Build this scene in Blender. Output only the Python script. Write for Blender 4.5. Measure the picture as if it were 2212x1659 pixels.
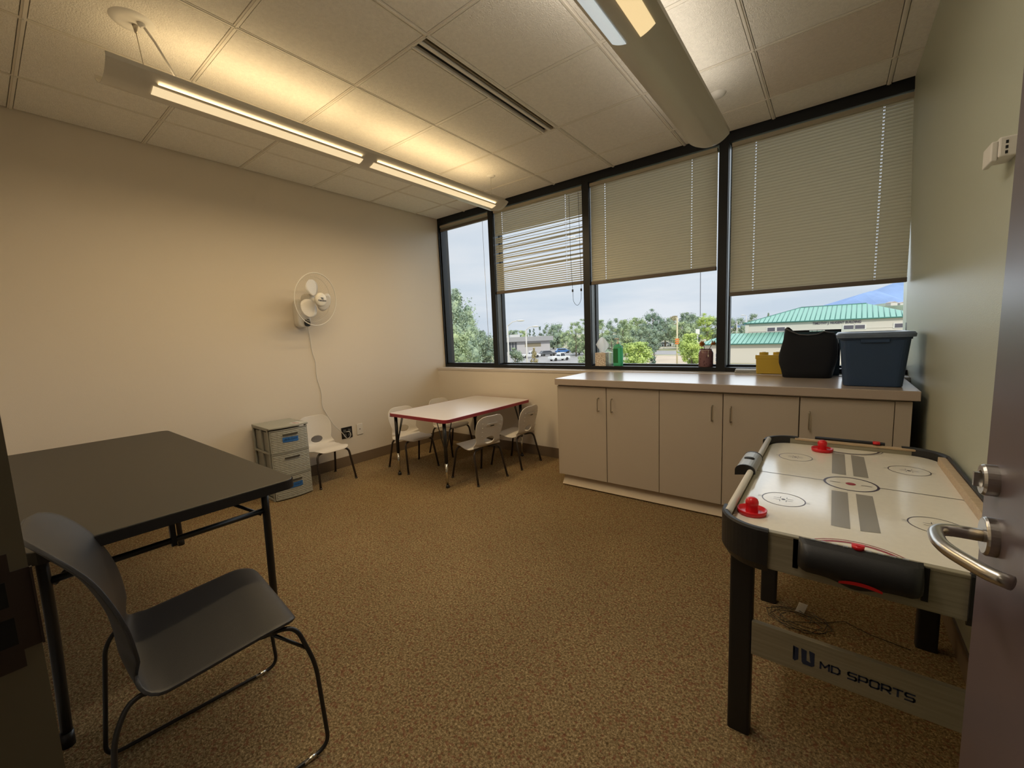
import bpy, bmesh, math, random
from mathutils import Vector, Matrix, noise
random.seed(7)
C = bpy.context.scene.collection
for o in list(bpy.data.objects): bpy.data.objects.remove(o)

# ------------------------------------------------------------ camera
CAM = Vector((3.9378, -3.6913, 1.267))
F_ = Vector((-0.60941001, 0.78452752, -0.1146124))
R_ = Vector((0.79194663, 0.60923669, -0.04063481))
U_ = Vector((-0.03794695, 0.11553016, 0.99257887))
FPX = 896.0851
cam_d = bpy.data.cameras.new('camera'); cam = bpy.data.objects.new('camera', cam_d); C.objects.link(cam)
cam_d.sensor_width = 36; cam_d.lens = FPX / 2212 * 36; cam_d.clip_start = 0.01; cam_d.clip_end = 9000
M3 = Matrix((R_, U_, -F_)).transposed()
cam.matrix_world = Matrix.Translation(CAM) @ M3.to_4x4()
bpy.context.scene.camera = cam
scn = bpy.context.scene
scn.view_settings.view_transform = 'Standard'; scn.view_settings.look = 'None'
scn.view_settings.gamma = 1; scn.view_settings.use_curve_mapping = False
scn.view_settings.exposure = 0.09
scn.cycles.max_bounces = 10; scn.cycles.diffuse_bounces = 6; scn.cycles.transparent_max_bounces = 24

# ------------------------------------------------------------ world: thin cloudy sky
w = bpy.data.worlds.new('sky'); scn.world = w; w.use_nodes = True
nt = w.node_tree; nt.nodes.clear()
def N(nt, t, **k):
    n = nt.nodes.new(t)
    for a, b in k.items():
        if a.startswith('i_'):
            n.inputs[a[2:].replace('_', ' ')].default_value = b
        else: setattr(n, a, b)
    return n
def LK(nt, a, ao, b, bi): nt.links.new(a.outputs[ao], b.inputs[bi])
tc = N(nt, 'ShaderNodeTexCoord'); sp = N(nt, 'ShaderNodeSeparateXYZ'); LK(nt, tc, 'Generated', sp, 0)
rmp = N(nt, 'ShaderNodeValToRGB'); LK(nt, sp, 'Z', rmp, 0)
e = rmp.color_ramp.elements
e[0].position = 0.0; e[0].color = (0.60, 0.67, 0.78, 1); e[1].position = 0.7; e[1].color = (0.55, 0.66, 0.86, 1)
x_ = e.new(0.10); x_.color = (0.63, 0.71, 0.82, 1)
x_ = e.new(0.28); x_.color = (0.72, 0.77, 0.86, 1)
mp = N(nt, 'ShaderNodeMapping'); mp.inputs['Scale'].default_value = (1.6, 1.6, 9.0); LK(nt, tc, 'Generated', mp, 0)
nz = N(nt, 'ShaderNodeTexNoise', i_Scale=1.7, i_Detail=5.0, i_Roughness=0.55); LK(nt, mp, 0, nz, 'Vector')
cr = N(nt, 'ShaderNodeValToRGB'); LK(nt, nz, 'Fac', cr, 0)
cr.color_ramp.elements[0].position = 0.38; cr.color_ramp.elements[0].color = (0.0, 0.0, 0.0, 1)
cr.color_ramp.elements[1].position = 0.66; cr.color_ramp.elements[1].color = (1, 1, 1, 1)
mx = N(nt, 'ShaderNodeMix', data_type='RGBA'); LK(nt, cr, 0, mx, 0); LK(nt, rmp, 0, mx, 6); mx.inputs[7].default_value = (0.78, 0.81, 0.88, 1)
bg = N(nt, 'ShaderNodeBackground'); bg.inputs['Strength'].default_value = 0.99; LK(nt, mx, 2, bg, 0)
wo = N(nt, 'ShaderNodeOutputWorld'); LK(nt, bg, 0, wo, 0)

# ------------------------------------------------------------ sun (high behind the building, outside only)
sd = bpy.data.lights.new('sun', 'SUN'); sd.energy = 2.5; sd.angle = 0.05; sd.color = (1.0, 0.93, 0.8)
so = bpy.data.objects.new('sun', sd); C.objects.link(so)
so.rotation_euler = Vector((-0.45, 0.62, -0.62)).to_track_quat('-Z', 'Y').to_euler()

# second wide sun, added as fill to boost daylight falling in through the windows
hd_ = bpy.data.lights.new('sky_fill', 'SUN'); hd_.energy = 3.4; hd_.angle = math.radians(110); hd_.color = (0.86, 0.93, 1.0)
ho = bpy.data.objects.new('sky_fill', hd_); C.objects.link(ho)
ho.rotation_euler = Vector((0.12, -1.0, -0.30)).to_track_quat('-Z', 'Y').to_euler()

# dim fill light, added out of view in the corridor behind the doorway
cd = bpy.data.lights.new('corridor_fill', 'AREA'); cd.energy = 2; cd.size = 0.6; cd.color = (1, 0.85, 0.65)
co = bpy.data.objects.new('corridor_fill', cd); C.objects.link(co); co.location = (3.0, -4.9, 2.68)

def at(u, v, d):      # a point at depth d on the sight line of a photo pixel
    return CAM + d * (F_ + R_ * ((u - 1106) / FPX) - U_ * ((v - 829.5) / FPX))

# ------------------------------------------------------------ materials
MATS = {}
def lin(c):
    return tuple(((x / 255) / 12.92 if x / 255 <= 0.04045 else ((x / 255 + 0.055) / 1.055) ** 2.4) for x in c)
def mat(name, col, rough=0.6, metal=0.0, bump=0.0, bscale=200.0, var=0.0, vscale=8.0, spec=0.5, emit=None, es=0.0, trans=0.0, coat=0.0, detail=2.0, bdist=0.002):
    if name in MATS: return MATS[name]
    m = bpy.data.materials.new(name); m.use_nodes = True; t = m.node_tree
    b = t.nodes['Principled BSDF']
    b.inputs['Base Color'].default_value = (*col, 1); b.inputs['Roughness'].default_value = rough
    b.inputs['Metallic'].default_value = metal; b.inputs['Specular IOR Level'].default_value = spec
    b.inputs['Coat Weight'].default_value = coat
    if trans: b.inputs['Transmission Weight'].default_value = trans
    if emit: b.inputs['Emission Color'].default_value = (*emit, 1); b.inputs['Emission Strength'].default_value = es
    tc = N(t, 'ShaderNodeTexCoord')
    n = N(t, 'ShaderNodeTexNoise', i_Scale=vscale, i_Detail=3.0); LK(t, tc, 'Object', n, 'Vector')
    if var > 0:
        mr = N(t, 'ShaderNodeMapRange'); mr.inputs['To Min'].default_value = 1 - var; mr.inputs['To Max'].default_value = 1 + var
        mr.inputs['From Min'].default_value = 0.3; mr.inputs['From Max'].default_value = 0.7
        LK(t, n, 'Fac', mr, 0)
        hs = N(t, 'ShaderNodeHueSaturation'); hs.inputs['Color'].default_value = (*col, 1)
        LK(t, mr, 0, hs, 'Value'); LK(t, hs, 0, b, 'Base Color')
    if bump > 0:
        n2 = N(t, 'ShaderNodeTexNoise', i_Scale=bscale, i_Detail=detail); LK(t, tc, 'Object', n2, 'Vector')
        bp = N(t, 'ShaderNodeBump'); bp.inputs['Strength'].default_value = bump; bp.inputs['Distance'].default_value = bdist
        LK(t, n2, 'Fac', bp, 'Height'); LK(t, bp, 0, b, 'Normal')
    MATS[name] = m
    return m

def blind_mat(name, col, tl=0.16):
    m = bpy.data.materials.new(name); m.use_nodes = True; t = m.node_tree; t.nodes.clear()
    d = N(t, 'ShaderNodeBsdfPrincipled', i_Roughness=0.45); d.inputs['Base Color'].default_value = (*col, 1)
    tl_ = N(t, 'ShaderNodeBsdfTranslucent'); tl_.inputs[0].default_value = (*[min(1, c * 1.15) for c in col], 1)
    mx = N(t, 'ShaderNodeMixShader'); mx.inputs[0].default_value = tl
    LK(t, d, 0, mx, 1); LK(t, tl_, 0, mx, 2)
    o = N(t, 'ShaderNodeOutputMaterial'); LK(t, mx, 0, o, 0)
    return m
M_wall = mat('warm wall paint', (0.66, 0.60, 0.52), 0.75, bump=0.25, bscale=260)
M_sage = mat('sage wall paint', (0.44, 0.46, 0.37), 0.42, bump=0.25, bscale=260, spec=0.5)
M_base = mat('brown vinyl base', (0.16, 0.115, 0.075), 0.5)
M_tile = mat('ceiling tile', (0.84, 0.81, 0.75), 0.9, bump=1.0, bscale=150, var=0.04, vscale=55, detail=6, bdist=.006)
M_tile2 = mat('aged ceiling tile', (0.76, 0.69, 0.61), 0.9, bump=1.0, bscale=150, var=0.04, vscale=55, detail=6, bdist=.006)
M_grid = mat('ceiling grid', (0.76, 0.72, 0.65), 0.5)
M_black = mat('black metal', (0.012, 0.012, 0.013), 0.35)
M_frame = mat('black window frame', (0.008, 0.010, 0.014), 0.45, spec=0.35)
M_mull = mat('grey mullion face', (0.11, 0.13, 0.15), 0.4)
M_white = mat('white paint', (0.72, 0.70, 0.66), 0.4)
M_lampw = mat('lamp shell white', (0.56, 0.53, 0.47), 0.3)
M_dark = mat('dark void', (0.01, 0.01, 0.01), 0.8)
M_sill = mat('sill laminate', (0.55, 0.50, 0.46), 0.35)
M_lam = mat('cabinet laminate', (0.50, 0.43, 0.35), 0.5, var=0.04, vscale=400, bump=0.05)
M_lamtop = mat('counter laminate', (0.44, 0.36, 0.30), 0.24, var=0.04, vscale=300)
M_kick = mat('kick board', (0.60, 0.50, 0.37), 0.6)
M_steel = mat('brushed steel', (0.55, 0.53, 0.50), 0.28, 1.0, bump=0.05)
M_nickel = mat('satin nickel', (0.50, 0.46, 0.40), 0.35, 1.0)
M_chrome = mat('chrome', (0.7, 0.68, 0.62), 0.15, 1.0)
M_kid = mat('almond chair plastic', (0.62, 0.58, 0.53), 0.42, bump=0.1, bscale=500)
M_kidleg = mat('dark bronze tube', (0.045, 0.035, 0.03), 0.35, 0.3)
M_bplast = mat('black chair plastic', (0.022, 0.022, 0.024), 0.42, bump=0.25, bscale=700)
M_ttop = mat('white laminate top', (0.60, 0.57, 0.58), 0.3, var=0.03, vscale=300)
M_red = mat('red edge band', (0.30, 0.03, 0.045), 0.4)
M_ftop = mat('dark folding top', (0.034, 0.030, 0.022), 0.5, bump=0.15, bscale=500, var=0.08, vscale=500)
M_tower = mat('grey wicker plastic', (0.32, 0.32, 0.28), 0.5)
M_towerd = mat('dark grey handle', (0.05, 0.045, 0.035), 0.6)
M_bluet = mat('blue tape', (0.02, 0.12, 0.38), 0.7)
M_ink = mat('ink', (0.02, 0.03, 0.07), 0.8)
M_tote = mat('blue tote plastic', (0.028, 0.062, 0.14), 0.4, bump=0.1, bscale=300)
M_lid = mat('grey blue lid', (0.13, 0.18, 0.27), 0.4)
M_bag = mat('black bag fabric', (0.006, 0.008, 0.014), 0.85, bump=0.4, bscale=600)
M_yel = mat('yellow plastic', (0.60, 0.42, 0.05), 0.35)
M_field = mat('white playfield', (0.80, 0.76, 0.66), 0.13, var=0.02, vscale=60, spec=0.6)
M_line = mat('playfield print dark', (0.05, 0.035, 0.06), 0.3)
M_grey = mat('playfield print grey', (0.30, 0.28, 0.24), 0.25)
M_redp = mat('playfield print red', (0.32, 0.03, 0.04), 0.3)
M_pred = mat('red plastic', (0.65, 0.012, 0.02), 0.28)
M_alum = mat('pale rail', (0.68, 0.66, 0.60), 0.35)
M_score = mat('grey scorer', (0.34, 0.36, 0.37), 0.35)
M_bpad = mat('black moulded plastic', (0.012, 0.012, 0.013), 0.45, bump=0.1, bscale=400)
M_door = mat('dark purple brown door', (0.105, 0.078, 0.084), 0.34, var=0.06, vscale=5)
M_jamb = mat('taupe door frame', (0.20, 0.18, 0.125), 0.5)
M_plate = mat('white plate', (0.68, 0.65, 0.60), 0.4)
M_cord = mat('white cord', (0.66, 0.63, 0.58), 0.4)
M_tissue = blind_mat('tissue paper', (0.86, 0.87, 0.90), 0.7)
M_slot = blind_mat('green sanitizer', (0.16, 0.62, 0.38), 0.6)
M_clear = mat('clear plastic', (0.8, 0.9, 0.88), 0.08, trans=0.7)
M_glabel = mat('dark green label', (0.01, 0.16, 0.05), 0.5)
M_orange = mat('dried orange petals', (0.48, 0.19, 0.03), 0.8)
M_stem = mat('dry dark stem', (0.03, 0.02, 0.01), 0.8)
M_teal = mat('dark teal box', (0.015, 0.05, 0.075), 0.4)

def wood_mat(name, c1, c2, rough=0.45, sc=(2, 40, 40)):
    m = bpy.data.materials.new(name); m.use_nodes = True; t = m.node_tree; b = t.nodes['Principled BSDF']
    tc = N(t, 'ShaderNodeTexCoord'); mp = N(t, 'ShaderNodeMapping'); mp.inputs['Scale'].default_value = sc; LK(t, tc, 'Object', mp, 0)
    n = N(t, 'ShaderNodeTexNoise', i_Scale=3.0, i_Detail=6.0); LK(t, mp, 0, n, 'Vector')
    r = N(t, 'ShaderNodeValToRGB'); LK(t, n, 'Fac', r, 0)
    r.color_ramp.elements[0].position = .35; r.color_ramp.elements[0].color = (*c1, 1)
    r.color_ramp.elements[1].position = .65; r.color_ramp.elements[1].color = (*c2, 1)
    LK(t, r, 0, b, 'Base Color'); b.inputs['Roughness'].default_value = rough
    return m
M_wood = wood_mat('pale ash print', (0.25, 0.225, 0.155), (0.32, 0.285, 0.20))
M_rail = wood_mat('tan rail wood', (0.46, 0.33, 0.20), (0.55, 0.42, 0.27))

def carpet_mat():
    m = bpy.data.materials.new('loop pile carpet'); m.use_nodes = True; t = m.node_tree; b = t.nodes['Principled BSDF']
    tc = N(t, 'ShaderNodeTexCoord')
    v = N(t, 'ShaderNodeTexVoronoi', i_Scale=210.0); LK(t, tc, 'Object', v, 'Vector')
    n = N(t, 'ShaderNodeTexNoise', i_Scale=115.0, i_Detail=4.0, i_Roughness=0.7); LK(t, tc, 'Object', n, 'Vector')
    n2 = N(t, 'ShaderNodeTexNoise', i_Scale=1.6, i_Detail=3.0); LK(t, tc, 'Object', n2, 'Vector')
    r = N(t, 'ShaderNodeValToRGB'); LK(t, n, 'Fac', r, 0)
    el = r.color_ramp.elements
    el[0].position = .30; el[0].color = (0.085, 0.052, 0.02, 1); el[1].position = .68; el[1].color = (0.66, 0.51, 0.29, 1)
    k = el.new(.5); k.color = (0.33, 0.235, 0.12, 1)
    mx = N(t, 'ShaderNodeMix', data_type='RGBA', blend_type='MULTIPLY'); mx.inputs[0].default_value = 0.55
    LK(t, r, 0, mx, 6)
    vr = N(t, 'ShaderNodeMapRange'); LK(t, v, 'Distance', vr, 0); vr.inputs['From Max'].default_value = .7
    vr.inputs['To Min'].default_value = 1.25; vr.inputs['To Max'].default_value = 0.2
    LK(t, vr, 0, mx, 7)
    v3 = N(t, 'ShaderNodeTexVoronoi', i_Scale=120.0); LK(t, tc, 'Object', v3, 'Vector')
    sr = N(t, 'ShaderNodeSeparateColor'); LK(t, v3, 'Color', sr, 0)
    gt = N(t, 'ShaderNodeMath', operation='GREATER_THAN'); gt.inputs[1].default_value = .86; LK(t, sr, 0, gt, 0)
    mx2 = N(t, 'ShaderNodeMix', data_type='RGBA'); mx2.inputs[7].default_value = (0.16, 0.05, 0.03, 1)
    ml = N(t, 'ShaderNodeMath', operation='MULTIPLY'); ml.inputs[1].default_value = .55; LK(t, gt, 0, ml, 0)
    LK(t, ml, 0, mx2, 0); LK(t, mx, 2, mx2, 6)
    hs = N(t, 'ShaderNodeHueSaturation'); LK(t, mx2, 2, hs, 'Color')
    mr = N(t, 'ShaderNodeMapRange'); LK(t, n2, 'Fac', mr, 0); mr.inputs['To Min'].default_value = .8; mr.inputs['To Max'].default_value = 1.2
    LK(t, mr, 0, hs, 'Value'); LK(t, hs, 0, b, 'Base Color')
    b.inputs['Roughness'].default_value = 1.0; b.inputs['Specular IOR Level'].default_value = 0.05
    bp = N(t, 'ShaderNodeBump'); bp.inputs['Strength'].default_value = 1.0; bp.inputs['Distance'].default_value = .006
    LK(t, mx2, 2, bp, 'Height'); LK(t, bp, 0, b, 'Normal')
    return m
M_carpet = carpet_mat()

def glass_mat():
    m = bpy.data.materials.new('window glass'); m.use_nodes = True; t = m.node_tree; t.nodes.clear()
    tr = N(t, 'ShaderNodeBsdfTransparent'); tr.inputs[0].default_value = (0.97, 0.985, 0.98, 1)
    gl = N(t, 'ShaderNodeBsdfGlossy', i_Roughness=0.02)
    fr = N(t, 'ShaderNodeFresnel', i_IOR=1.25); mx = N(t, 'ShaderNodeMixShader')
    LK(t, fr, 0, mx, 0); LK(t, tr, 0, mx, 1); LK(t, gl, 0, mx, 2)
    o = N(t, 'ShaderNodeOutputMaterial'); LK(t, mx, 0, o, 0)
    return m
M_glass = glass_mat()

M_slat = blind_mat('beige blind slat', (0.52, 0.48, 0.36))
M_slatw = mat('blind rail', (0.42, 0.38, 0.30), 0.45)
M_brail = mat('brown blind bottom rail', (0.13, 0.105, 0.085), 0.5)
M_string = mat('blind cord', (0.6, 0.57, 0.48), 0.7)

# ------------------------------------------------------------ mesh helpers
def obj(name, bm, m, parent=None, smooth=False, bevel=0.0, seg=2):
    me = bpy.data.meshes.new(name)
    bmesh.ops.recalc_face_normals(bm, faces=bm.faces)
    bm.to_mesh(me); bm.free()
    for x in (m if isinstance(m, (list, tuple)) else [m]): me.materials.append(x)
    o = bpy.data.objects.new(name, me); C.objects.link(o)
    if smooth: me.shade_smooth()
    if bevel:
        md = o.modifiers.new('b', 'BEVEL'); md.width = bevel; md.segments = seg; md.limit_method = 'ANGLE'; md.angle_limit = math.radians(35)
        md.harden_normals = False
    if parent: o.parent = parent
    return o
def bx(bm, x0, x1, y0, y1, z0, z1, mi=0, M=None):
    vs = [bm.verts.new((x, y, z)) for x in (x0, x1) for y in (y0, y1) for z in (z0, z1)]
    if M is not None:
        for v in vs: v.co = M @ v.co
    for f in ((0, 1, 3, 2), (4, 6, 7, 5), (0, 4, 5, 1), (2, 3, 7, 6), (0, 2, 6, 4), (1, 5, 7, 3)):
        fc = bm.faces.new([vs[i] for i in f]); fc.material_index = mi
    return vs
def box(*a, **k):
    bm = bmesh.new(); bx(bm, *a, **k); return bm
def tube(bm, pts, r, n=10, mi=0, closed=False, caps=True):
    pts = [Vector(p) for p in pts]; rs = r if isinstance(r, (list, tuple)) else [r] * len(pts)
    rings = []; prev = None; L = len(pts)
    for i, p in enumerate(pts):
        if closed: d = pts[(i + 1) % L] - pts[i - 1]
        else: d = pts[min(i + 1, L - 1)] - pts[max(i - 1, 0)]
        d.normalize()
        if prev is None:
            a = Vector((0, 0, 1)) if abs(d.z) < .9 else Vector((1, 0, 0))
            u = d.cross(a).normalized()
        else:
            u = (prev - d * prev.dot(d)).normalized()
        prev = u; v = d.cross(u)
        rings.append([bm.verts.new(p + rs[i] * (math.cos(2 * math.pi * k / n) * u + math.sin(2 * math.pi * k / n) * v)) for k in range(n)])
    rng = range(L) if closed else range(L - 1)
    for i in rng:
        a, b = rings[i], rings[(i + 1) % L]
        for k in range(n):
            f = bm.faces.new((a[k], a[(k + 1) % n], b[(k + 1) % n], b[k])); f.material_index = mi; f.smooth = True
    if caps and not closed:
        for rg in (rings[0], rings[-1]):
            f = bm.faces.new(rg); f.material_index = mi
def fillet(pts, rad, n=6):
    pts = [Vector(p) for p in pts]; out = [pts[0]]
    for i in range(1, len(pts) - 1):
        a, b, c = pts[i - 1], pts[i], pts[i + 1]
        r = min(rad, (a - b).length * .49, (c - b).length * .49)
        p, q = b + (a - b).normalized() * r, b + (c - b).normalized() * r
        for k in range(n + 1):
            t = k / n; out.append((1 - t) ** 2 * p + 2 * t * (1 - t) * b + t * t * q)
    out.append(pts[-1]); return out
def lathe(bm, prof, cx=0, cy=0, cz=0, n=32, mi=0, M=None, smooth=True):
    rings = []
    for r, z in prof:
        if r < 1e-6: rings.append([bm.verts.new((cx, cy, cz + z))])
        else: rings.append([bm.verts.new((cx + r * math.cos(2 * math.pi * k / n), cy + r * math.sin(2 * math.pi * k / n), cz + z)) for k in range(n)])
    vs = [v for r in rings for v in r]
    for a, b in zip(rings, rings[1:]):
        for k in range(n):
            q = []
            for p in (a[k % len(a)], a[(k + 1) % len(a)], b[(k + 1) % len(b)], b[k % len(b)]):
                if p not in q: q.append(p)
            if len(q) > 2:
                f = bm.faces.new(q); f.material_index = mi; f.smooth = smooth
    if M is not None:
        for v in vs: v.co = M @ v.co
def prism(bm, poly, z0, z1, mi=0, M=None):
    a = [bm.verts.new((x, y, z0)) for x, y in poly]; b = [bm.verts.new((x, y, z1)) for x, y in poly]
    n = len(poly)
    fs = [bm.faces.new(a[::-1]), bm.faces.new(b)]
    for i in range(n): fs.append(bm.faces.new((a[i], a[(i + 1) % n], b[(i + 1) % n], b[i])))
    for f in fs: f.material_index = mi
    if M is not None:
        for v in a + b: v.co = M @ v.co
def rrect(x0, x1, y0, y1, r, n=5):
    out = []
    for cx, cy, a0 in ((x1 - r, y1 - r, 0), (x0 + r, y1 - r, 90), (x0 + r, y0 + r, 180), (x1 - r, y0 + r, 270)):
        for k in range(n + 1):
            a = math.radians(a0 + 90 * k / n); out.append((cx + r * math.cos(a), cy + r * math.sin(a)))
    return out
def thing(name, label, cat, loc=(0, 0, 0), rotz=0, group=None):
    o = bpy.data.objects.new(name, None); o.empty_display_size = .1; C.objects.link(o)
    o.location = loc; o.rotation_euler = (0, 0, rotz); o['label'] = label; o['category'] = cat
    if group: o['group'] = group
    return o
def tag(o, label, cat, group=None):
    o['label'] = label; o['category'] = cat
    if group: o['group'] = group
    return o
def struct(name, bm, m, parent=None, **k):
    o = obj(name, bm, m, parent, **k)
    if parent is None: o['kind'] = 'structure'
    return o
def dup(root, loc, rotz, label=None, group=None):
    r = root.copy(); C.objects.link(r); r.location = loc; r.rotation_euler = (0, 0, rotz)
    if label: r['label'] = label
    if group: r['group'] = group
    for ch in list(root.children):
        c = ch.copy(); C.objects.link(c); c.parent = r
        for g in ch.children:
            d = g.copy(); C.objects.link(d); d.parent = c
    return r
def text_bm(s, size, depth, M, sx=1.0, bold=0.0, mi=0):
    cu = bpy.data.curves.new('t', 'FONT'); cu.body = s; cu.size = size; cu.extrude = depth; cu.offset = bold
    cu.align_x = 'CENTER'; cu.align_y = 'CENTER'; cu.resolution_u = 3
    o = bpy.data.objects.new('t', cu); C.objects.link(o)
    dg = bpy.context.evaluated_depsgraph_get(); me = bpy.data.meshes.new_from_object(o.evaluated_get(dg))
    bm = bmesh.new(); bm.from_mesh(me)
    for v in bm.verts: v.co = M @ Vector((v.co.x * sx, v.co.y, v.co.z))
    for f in bm.faces: f.material_index = mi
    bpy.data.objects.remove(o); bpy.data.curves.remove(cu); bpy.data.meshes.remove(me)
    return bm

H = 2.734
SILL = 0.911; YB = -0.136
def wx(z): return 4.272 + (H - z) * 0.031      # right wall leans very slightly
YD = -3.70                                     # room face of the door wall

# ============================================================ ROOM SHELL
struct('floor', box(-0.15, 5.4, -5.4, 0.30, -0.3, 0.0), M_carpet)
struct('wall_left', box(-0.15, 0.0, -5.4, 0.155, -0.3, 3.1), M_wall)
bm = bmesh.new()
bx(bm, 0.0, 4.45, YB, 0.16, 0.0, SILL - .03)
bx(bm, 0.0, 4.45, YB, 0.30, -4.5, 0.0)
struct('wall_window', bm, M_wall)
struct('trim_1', box(0.0, 4.33, YB - .006, 0.02, SILL - .03, SILL), M_sill, bevel=.004)
bm = bmesh.new()
vs = bx(bm, 4.2, 4.6, YD, 0.30, 0, 3.1)
for v in vs:
    if v.co.x < 4.3: v.co.x = wx(v.co.z)
struct('wall_right', bm, M_sage)
# door wall with an opening for the doorway the camera stands in
bm = bmesh.new()
bx(bm, 0.0, 3.155, YD - .13, YD, 0, 3.1); bx(bm, 4.22, 4.6, YD - .13, YD, 0, 3.1); bx(bm, 3.155, 4.22, YD - .13, YD, 2.18, 3.1)
struct('wall_door', bm, M_wall)
bm = bmesh.new()
bx(bm, 5.25, 5.4, -5.4, YD - .13, -.3, 3.1); bx(bm, 4.6, 5.25, YD - .13, YD, 0, 3.1)
struct('wall_corridor_right', bm, M_wall)
struct('wall_corridor_back', box(0.0, 5.25, -5.4, -5.25, 0, 3.1), M_wall)
# baseboards
struct('baseboard_left', box(0, .008, YD, YB, 0, .105), M_base, bevel=.002)
struct('baseboard_window', box(.008, 2.14, YB - .008, YB, 0, .105), M_base, bevel=.002)
bm = bmesh.new(); vs = bx(bm, 4.32, 4.5, YD, YB, 0, .105)
for v in vs:
    if v.co.x < 4.4: v.co.x = wx(v.co.z) - .008
struct('baseboard_right', bm, M_base)

# ceiling: slab, tiles, grid
GX = [0.0, .468, 1.076, 1.697, 2.318, 2.931, 3.540, 4.153, 4.285]
GY = [-.339 - .6096 * k for k in range(-1, 6)][::-1]
GY = [YD] + [y for y in GY if YD < y < 0] + [0.0]
bm = bmesh.new()
bx(bm, -.15, 5.4, -5.4, .30, H + .03, H + .4)
bx(bm, 0, 5.4, -5.4, YD - .05, H, H + .03); bx(bm, 4.30, 4.5, YD, 0, H, H + .03)
for i in range(len(GX) - 1):
    for j in range(len(GY) - 1):
        a, b = GX[i] + .0140, GX[i + 1] - .0140
        if i == len(GX) - 2: b = 4.30
        y0, y1 = GY[j] + .0140, GY[j + 1] - .0140
        aged = 1 if i == 6 and j == 5 else 0
        if i == 3 and j in (3, 4): b -= .118
        bx(bm, a, b, y0, y1, H, H + .025, mi=aged)
struct('ceiling', bm, [M_tile, M_tile2])
bm = bmesh.new()
for x in GX[1:-1]:
    bx(bm, x - .0105, x + .0105, YD, 0, H - .001, H + .012)
for k, y in enumerate(GY[1:-1]):
    if k == 3: bx(bm, 0, 2.196, y - .0105, y + .0105, H - .0008, H + .012); bx(bm, 2.314, 4.3, y - .0105, y + .0105, H - .0008, H + .012)
    else: bx(bm, 0, 4.3, y - .0105, y + .0105, H - .0008, H + .012)
for x in GX[1:-1]:   # little side shadow gaps are real reveals beside each tee
    bx(bm, x - .003, x + .003, YD, 0, H - .004, H)
for k, y in enumerate(GY[1:-1]):
    if k != 3: bx(bm, 0, 4.3, y - .003, y + .003, H - .004, H)
struct('trim_2', bm, M_grid)

# ============================================================ WINDOWS
MX = [(0.0, 0.045), (.82, .885), (1.998, 2.066), (3.186, 3.252)]
GYW = 0.15
def window(k, x0, x1, yo=0.0):
    w = bpy.data.objects.new('window_%d' % k, None); C.objects.link(w); w['kind'] = 'structure'; w.location = (x0, 0, SILL)
    def P(n, bm, m, **kk):
        o = obj(n, bm, m, **kk); o.parent = w; o.matrix_parent_inverse = Matrix.Translation((-x0, 0, -SILL)); return o
    bm = bmesh.new()
    bx(bm, x0, x1, 0.0, .155, SILL, SILL + .034); bx(bm, x0, x1, .10 - yo, .155 - yo, SILL + .034, SILL + .05)
    P('bottom_rail', bm, M_frame, bevel=.002)
    bm = bmesh.new(); bx(bm, x0, x1, 0.0, .155, 2.665, H + .03); P('head_rail', bm, M_frame, bevel=.002)
    bm = bmesh.new()
    bx(bm, x0, x0 + .012, .10 - yo, .155 - yo, SILL + .05, 2.665); bx(bm, x1 - .012, x1, .10 - yo, .155 - yo, SILL + .05, 2.665)
    P('jamb', bm, M_frame)
    P('glass', box(x0 + .01, x1 - .01, .125 - yo, .131 - yo, SILL + .045, 2.67), M_glass)
    return w
window(1, .018, .82, .075); window(2, .885, 1.998); window(3, 2.066, 3.186); window(4, 3.252, 4.33)
bm = bmesh.new()
bx(bm, 0, .018, 0, .155, SILL, H + .03)
struct('trim_3', bm, M_frame, bevel=.002)
for i, (a, b) in enumerate(MX[1:]):
    bm = bmesh.new()
    bx(bm, a, b, 0.0, .155, SILL, H + .03)
    bx(bm, b, b + .004, .025, .11, SILL + .05, 2.66, mi=1)     # grey cover on the side of the mullion
    struct('trim_%d' % (4 + i), bm, [M_frame, M_mull])

# ============================================================ BLINDS
def holes_slat(bm, x0, x1, yc, z, tilt, routes, zr=0.0, w=.025, camber=.0025):
    """one curved slat from x0 to x1; small cut-outs where the ladder cords pass"""
    cols = [x0]
    for r in routes:
        if x0 + .01 < r < x1 - .01: cols += [r - .0045, r + .0045]
    cols.append(x1); rows = [-.5, -.3, -.2, .2, .3, .5]
    c, s = math.cos(tilt), math.sin(tilt); grid = []
    for x in cols:
        t = (x - x0) / (x1 - x0); rr = []
        for q in rows:
            a = q * w; n = camber * (1 - 4 * q * q)
            rr.append(bm.verts.new((x, yc + a * c + n * s, z + zr * t + a * s - n * c)))
        grid.append(rr)
    for i in range(len(cols) - 1):
        hole = (i % 2 == 1)
        for j in range(5):
            if hole and j == 2: continue
            f = bm.faces.new((grid[i][j], grid[i + 1][j], grid[i + 1][j + 1], grid[i][j + 1])); f.smooth = True
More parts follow.
